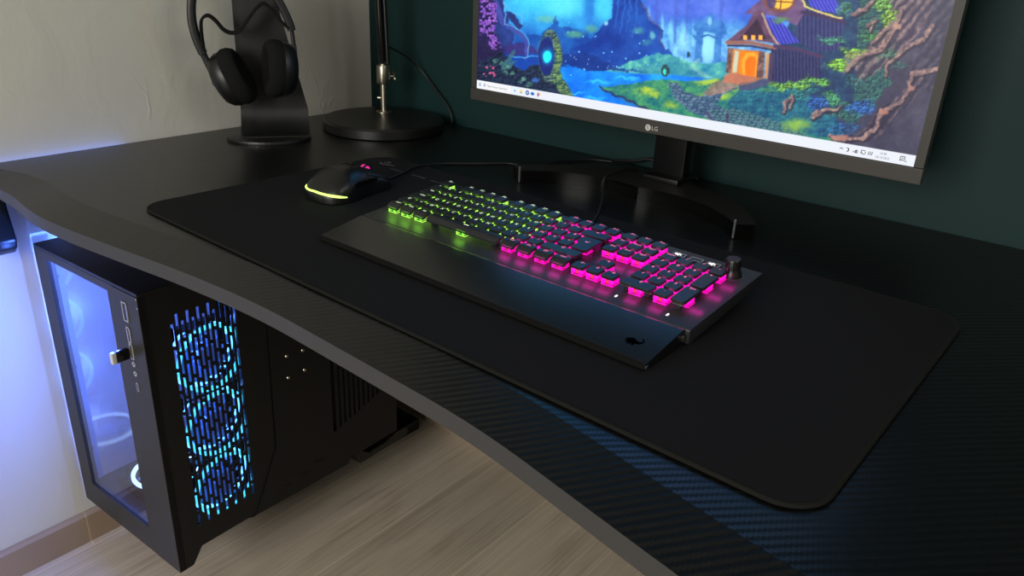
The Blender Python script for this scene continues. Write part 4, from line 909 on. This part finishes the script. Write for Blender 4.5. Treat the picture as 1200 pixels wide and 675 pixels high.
# rear side cover, standing a little proud
bm = newbm(); xo, xi = PW+.0022, PW-.001
quad([(.2112, PH-.002), (.2048, .1383), (.1525, .0250), (.335, .0155), (.335, PH-.002)])
quad([(.335, .0155), (.365, .0140), (.378, .030), (.392, .024), (.395, .024), (PD, .024), (PD, .142), (.470, .142), (.335, .104)])
quad([(.470, .142), (PD, .142), (PD, PH-.002), (.470, PH-.002)]); quad([(.335, .415), (.470, .415), (.470, PH-.002), (.335, PH-.002)])
nv_ = 11
for k in range(nv_+1):
    a = .335+.135*k/nv_; quad([(a-.0038, .104+(a-.335)*.281-.001), (a+.0038, .104+(a-.335)*.281-.001), (a+.0038, .416), (a-.0038, .416)]) if 0 < k < nv_ else None
obj('rear_side_cover', bm, pc_metal, PC)
bm = newbm(); box(bm, (PW-.012, .156, .03), (PW-.008, PD-.006, PH-.006)); obj('vent_dark_backing', bm, satin_black, PC)  # added dark plate so the vent slots read as shaded
bm = newbm()
for v_, z_, l in ((.200, .036, .004), (.222, .044, .016), (.246, .052, .008), (.262, .046, .016), (.286, .060, .012), (.300, .056, .016), (.232, .064, .003), (.304, .076, .003), (.26, .070, .003)):
    prism(bm, [(v_-l/2, z_+l*.22), (v_+l/2, z_-l*.02), (v_+l/2+.002, z_+.006), (v_-l/2+.002, z_+.005+l*.22)], 0, PW+.0021, PW+.0024)
obj('cable_slots', bm, mat('slot black', (2, 2, 2), .9), PC)
for v_, z_ in ((.241, .309), (.276, .3065), (.241, .2665), (.277, .2667)):
    bm = newbm(); M = Matrix.Translation((PW+.0022, v_, z_)) @ Matrix.Rotation(PI/2, 4, 'Y')
    lathe(bm, [(0, .0016), (.0026, .0014), (.0036, 0), (.0036, -.001)], 20, M); obj('panel_screw', bm, chrome, PC, 40)
# feet
for a, b in ((0., .05), (PW-.05, PW-.0014)):
    bm = newbm(); prism(bm, [(.0125, .0), (.0242, 0), (.0430, .028), (.0125, .028)], 0, a, b); obj('foot', bm, pc_metal, PC)
for a, b in ((0.0, .055), (PW-.055, PW+.002)):
    bm = newbm(); prism(bm, [(.400, -.004), (.530, -.004), (.540, .004), (.530, .018), (.505, .020), (.470, .010), (.425, .010), (.405, .024), (.392, .024)], 0, a, b, bev=.001); obj('foot', bm, satin_black, PC)
# ports on the front right column
port_m = mat('port rim', (205, 203, 198), .35, .6)
def port(w, h, z, name, shape='rect', u=.268):
    b = newbm(); M = Matrix.Translation((u, -.0010, z)) @ Matrix.Rotation(PI/2, 4, 'X')
    if shape == 'rect':
        for (a0, b0), (a1, b1) in (((-w/2, -h/2), (w/2, -h/2+.0016)), ((-w/2, h/2-.0016), (w/2, h/2)), ((-w/2, -h/2), (-w/2+.0016, h/2)), ((w/2-.0016, -h/2), (w/2, h/2))): box(b, (a0, b0, 0), (a1, b1, .0012), M=M)
        box(b, (-w/2+.0016, -h/2+.0016, -.0), (w/2-.0016, h/2-.0016, .0003), mi=1, M=M)
    elif shape == 'jack':
        lathe(b, [(.0022, 0), (.0042, 0), (.0042, .0012), (.0022, .0012)], 20, M, closed=True); lathe(b, [(0, .0003), (.0023, .0003)], 20, M, 1)
    else:
        prism(b, rrect(-w/2, -h/2, w/2, h/2, w*.48, 6), 2, 0, .0012, M=M); prism(b, rrect(-w/2+.001, -h/2+.001, w/2-.001, h/2-.001, w*.3, 6), 2, .0012, .0013, mi=1, M=M)
    obj(name, b, [port_m, gloss_black], PC, 40)
port(.0125, .031, .4665, 'button_surround'); port(.0085, .026, .4290, 'usb_port'); port(.0085, .026, .4015, 'usb_port'); port(0, 0, .3800, 'audio_jack', 'jack'); port(0, 0, .3640, 'audio_jack', 'jack'); port(.0055, .015, .3410, 'usb_c_port', 'slot')
for z in (.496, .482):
    bm = newbm(); box(bm, (PW-.0022, -.0016, z-.0012), (PW-.0002, -.0006, z+.0012)); obj('edge_screw', bm, port_m, PC)
# plugged stick
Mp = Matrix.Translation((.0349, -.7521, ZB)) @ Matrix.Rotation(.04625, 4, 'Z')
us = empty('usb_stick', Mp @ Vector((.268, -.0026, .4015)), .04625); tag(us, 'small black and silver usb stick plugged into the front of the computer', 'usb stick')
bm = newbm(); box(bm, (-.0035, -.024, -.0085), (.0035, -.004, .0085), .001, 2); obj('stick_body', bm, gloss_black, us, 40)
bm = newbm(); box(bm, (-.0024, -.004, -.006), (.0024, .0, .006)); obj('plug', bm, chrome, us)
bm = newbm(); box(bm, (-.0038, -.030, -.0088), (.0038, -.0235, .0088), .0008, 2); obj('end_cap', bm, light_print, us, 40)
# fans
ring_inner = emis('inner ring light', (70, 150, 255), 6.); ring_cyan = emis('cyan ring light', (70, 200, 250), 1.6); ring_blue = emis('blue ring light', (70, 130, 255), 2.5); ring_white = emis('white blue ring light', (170, 215, 255), 4.)
blade_m = mat('frosted fan blade', (120, 150, 200), .4, emit=(45, 75, 185), es=.35)
def fan(name, M, ringm, parent=PC, both=True):
    f = empty(name, (0, 0, 0), 0, parent); f.matrix_local = M
    b = newbm(); o = rrect(-.06, -.06, .06, .06, .008, 4)
    for s in range(4):
        R = Matrix.Rotation(s*PI/2, 4, 'Z'); prism(b, [(-.06, .0585), (.06, .0585), (.06, .06), (-.06, .06)], 2, -.0125, .0125, M=R); prism(b, [(.045, .06), (.06, .06), (.06, .045)], 2, -.0125, .0125, M=R)
    obj('fan_frame', b, satin_black, f)
    for z in (-.0128, .0128) if both else (.0128,):
        b = newbm(); lathe(b, [(.0510, z-.002), (.0575, z-.002), (.0575, z+.002), (.0510, z+.002)], 64, closed=True); obj('light_ring', b, ring_inner if both and z < 0 else ringm, f)
    b = newbm(); lathe(b, [(0, -.010), (.02, -.010), (.021, -.006), (.021, .006), (.02, .010), (0, .010)], 40)
    for k in range(9):
        t = bmesh.new(); g = []
        for i in range(5):
            r = .020+.027*i/4
            g.append([t.verts.new((r*math.cos(a), r*math.sin(a), (a-.3*i/4)*.018-.004)) for a in (0+.3*i/4-.05, .2+.3*i/4, .42+.36*i/4)])
        for A, B in zip(g[:-1], g[1:]):
            for c in range(2): t.faces.new((A[c], A[c+1], B[c+1], B[c]))
        merge(b, t, 0, Matrix.Rotation(2*PI*k/9, 4, 'Z'))
    obj('fan_rotor', b, blade_m, f, 50)
    return f
for z in (.113, .234, .355): fan('case_fan', Matrix.Translation((PW-.026, .108, z)) @ Matrix.Rotation(PI/2, 4, 'Y'), ring_cyan)
for k, v_ in enumerate((.100, .223, .346)): fan('case_fan', Matrix.Translation((.108, v_, .0440)), ring_white if k == 0 else ring_blue, both=False)
bm = newbm(); box(bm, (.215, .17, .03), (.220, PD-.01, PH-.01)); obj('motherboard_tray', bm, satin_black, PC)
bm = newbm(); box(bm, (.06, .22, .17), (.195, PD-.02, .225), .004); obj('graphics_card', bm, dark_metal, PC)
# low stand under the case, added as a support to hold it up
ST = empty('added_case_stand', Mp @ Vector((PW/2-.02, PD/2+.03, -.1158)), .04625); tag(ST, 'low black rolling stand added as a support to hold the computer tower above the floor', 'stand')
bm = newbm(); box(bm, (-.06, -.07, .040), (.06, .10, .1390), .004); obj('platform', bm, rubber, ST)
for a in (-.045, .015):
    for b in (-.04, .07):
        bm = newbm(); cyl(bm, (a-.01, b, .02), (a+.01, b, .02), .02, 24); box(bm, (a-.011, b-.011, .03), (a+.011, b+.011, .041), .002); obj('caster', bm, rubber, ST, 40)

# ------------------------------------------------------------------ light
def area(name, loc, target, size, power, color, sy=None):
    l = bpy.data.lights.new(name, 'AREA'); l.energy = power; l.color = color; l.size = size
    if sy: l.shape = 'RECTANGLE'; l.size_y = sy
    o = bpy.data.objects.new(name, l); COL.objects.link(o); o.location = loc
    o.rotation_euler = (Vector(target)-Vector(loc)).to_track_quat('-Z', 'Y').to_euler(); return o
area('window_daylight', (1.15, -3.3, .75), (.4, -.4, -.1), 1.3, 47, (1., .975, .915), 1.1)
area('room_fill', (2.7, -.6, 1.5), (.3, -.7, 0), 1.0, 9, (1., .96, .9))  # added soft fill from the upper right
area('floor_fill', (1.1, -2.5, .3), (.55, -.35, FZ), .9, 7, (1., .96, .88))  # added low fill that brightens the floor under the desk
gl_ = area('wall_glow_fill', (.0055, -.70, -.014), (.002, -.70, .2), .007, .055, (.10, .22, 1.), .26); gl_.rotation_euler = (0, PI, 0)  # added strip lamp imitating blue light leaking up past the desk edge
def plight(name, loc, power, color, r=.02):
    l = bpy.data.lights.new(name, 'POINT'); l.energy = power; l.color = color; l.shadow_soft_size = r
    o = bpy.data.objects.new(name, l); COL.objects.link(o); o.location = loc; return o
for u_, v_, z, e in ((.17, .016, .45, 7.5), (.17, .016, .33, 4.5), (.17, .016, .20, 1.6), (.12, .26, .44, 1.2), (-.009, .050, .47, .16), (-.009, .050, .36, .22), (-.009, .050, .25, .18), (-.009, .050, .14, .10)): plight('case_glow_fill', Mp @ Vector((u_, v_, z)), e, (.08, .20, 1.), .0015)  # added blue fills inside and beside the case, boosting the fan glow
for u_, v_ in [(xu*U, 0.) for xu in (.625, 1.875, 3.125, 6.875, 10.625, 11.875, 13.125, 14.375, 15.75, 16.75, 17.75, 19.5, 21.)]+[(xu*U, 3*U) for xu in (15.75, 16.75, 17.75)]+[(.4335, y*U) for y in (.5, 2.5, 4.)]:  # added lamps imitating LED spill on the plate beside the keys
    l = bpy.data.lights.new('key_spill_fill', 'AREA'); l.shape = 'RECTANGLE'; l.size = .014; l.size_y = .008; pk = u_ > .196; l.color = (1., .02, .48) if pk else (.34, 1., .06); l.energy = .0026 if pk else .0024
    o = bpy.data.objects.new('key_spill_fill', l); COL.objects.link(o); o.parent = KB; o.location = (u_, v_-.0112, .0080) if u_ < .425 else (u_, v_, .0070)
w = bpy.data.worlds.new('world'); scene.world = w; w.use_nodes = True
w.node_tree.nodes['Background'].inputs[0].default_value = (.9, .95, 1., 1); w.node_tree.nodes['Background'].inputs[1].default_value = .03

# ------------------------------------------------------------------ camera
cam = bpy.data.cameras.new('camera'); co_ = bpy.data.objects.new('camera', cam); COL.objects.link(co_)
yw, pt_, rl = -0.6657293684657155, -0.4063729582061587, 0.04672641080516617
f = Vector((math.sin(yw)*math.cos(pt_), math.cos(yw)*math.cos(pt_), math.sin(pt_))); r = Vector((math.cos(yw), -math.sin(yw), 0)); u = r.cross(f)
r2 = r*math.cos(rl)+u*math.sin(rl); u2 = -r*math.sin(rl)+u*math.cos(rl)
Mc = Matrix((r2, u2, -f)).transposed().to_4x4(); Mc.translation = (1.3642335328042714, -1.1926288802305285, 0.3334768430237969)
co_.matrix_world = Mc; cam.sensor_fit = 'HORIZONTAL'; cam.sensor_width = 36; cam.lens = 36*914.85/1200; cam.clip_start = .01
scene.camera = co_
scene.view_settings.view_transform = 'Standard'; scene.view_settings.look = 'None'
scene.cycles.use_denoising = True
scene.cycles.max_bounces = 8; scene.cycles.transparent_max_bounces = 12; scene.cycles.sample_clamp_indirect = 4
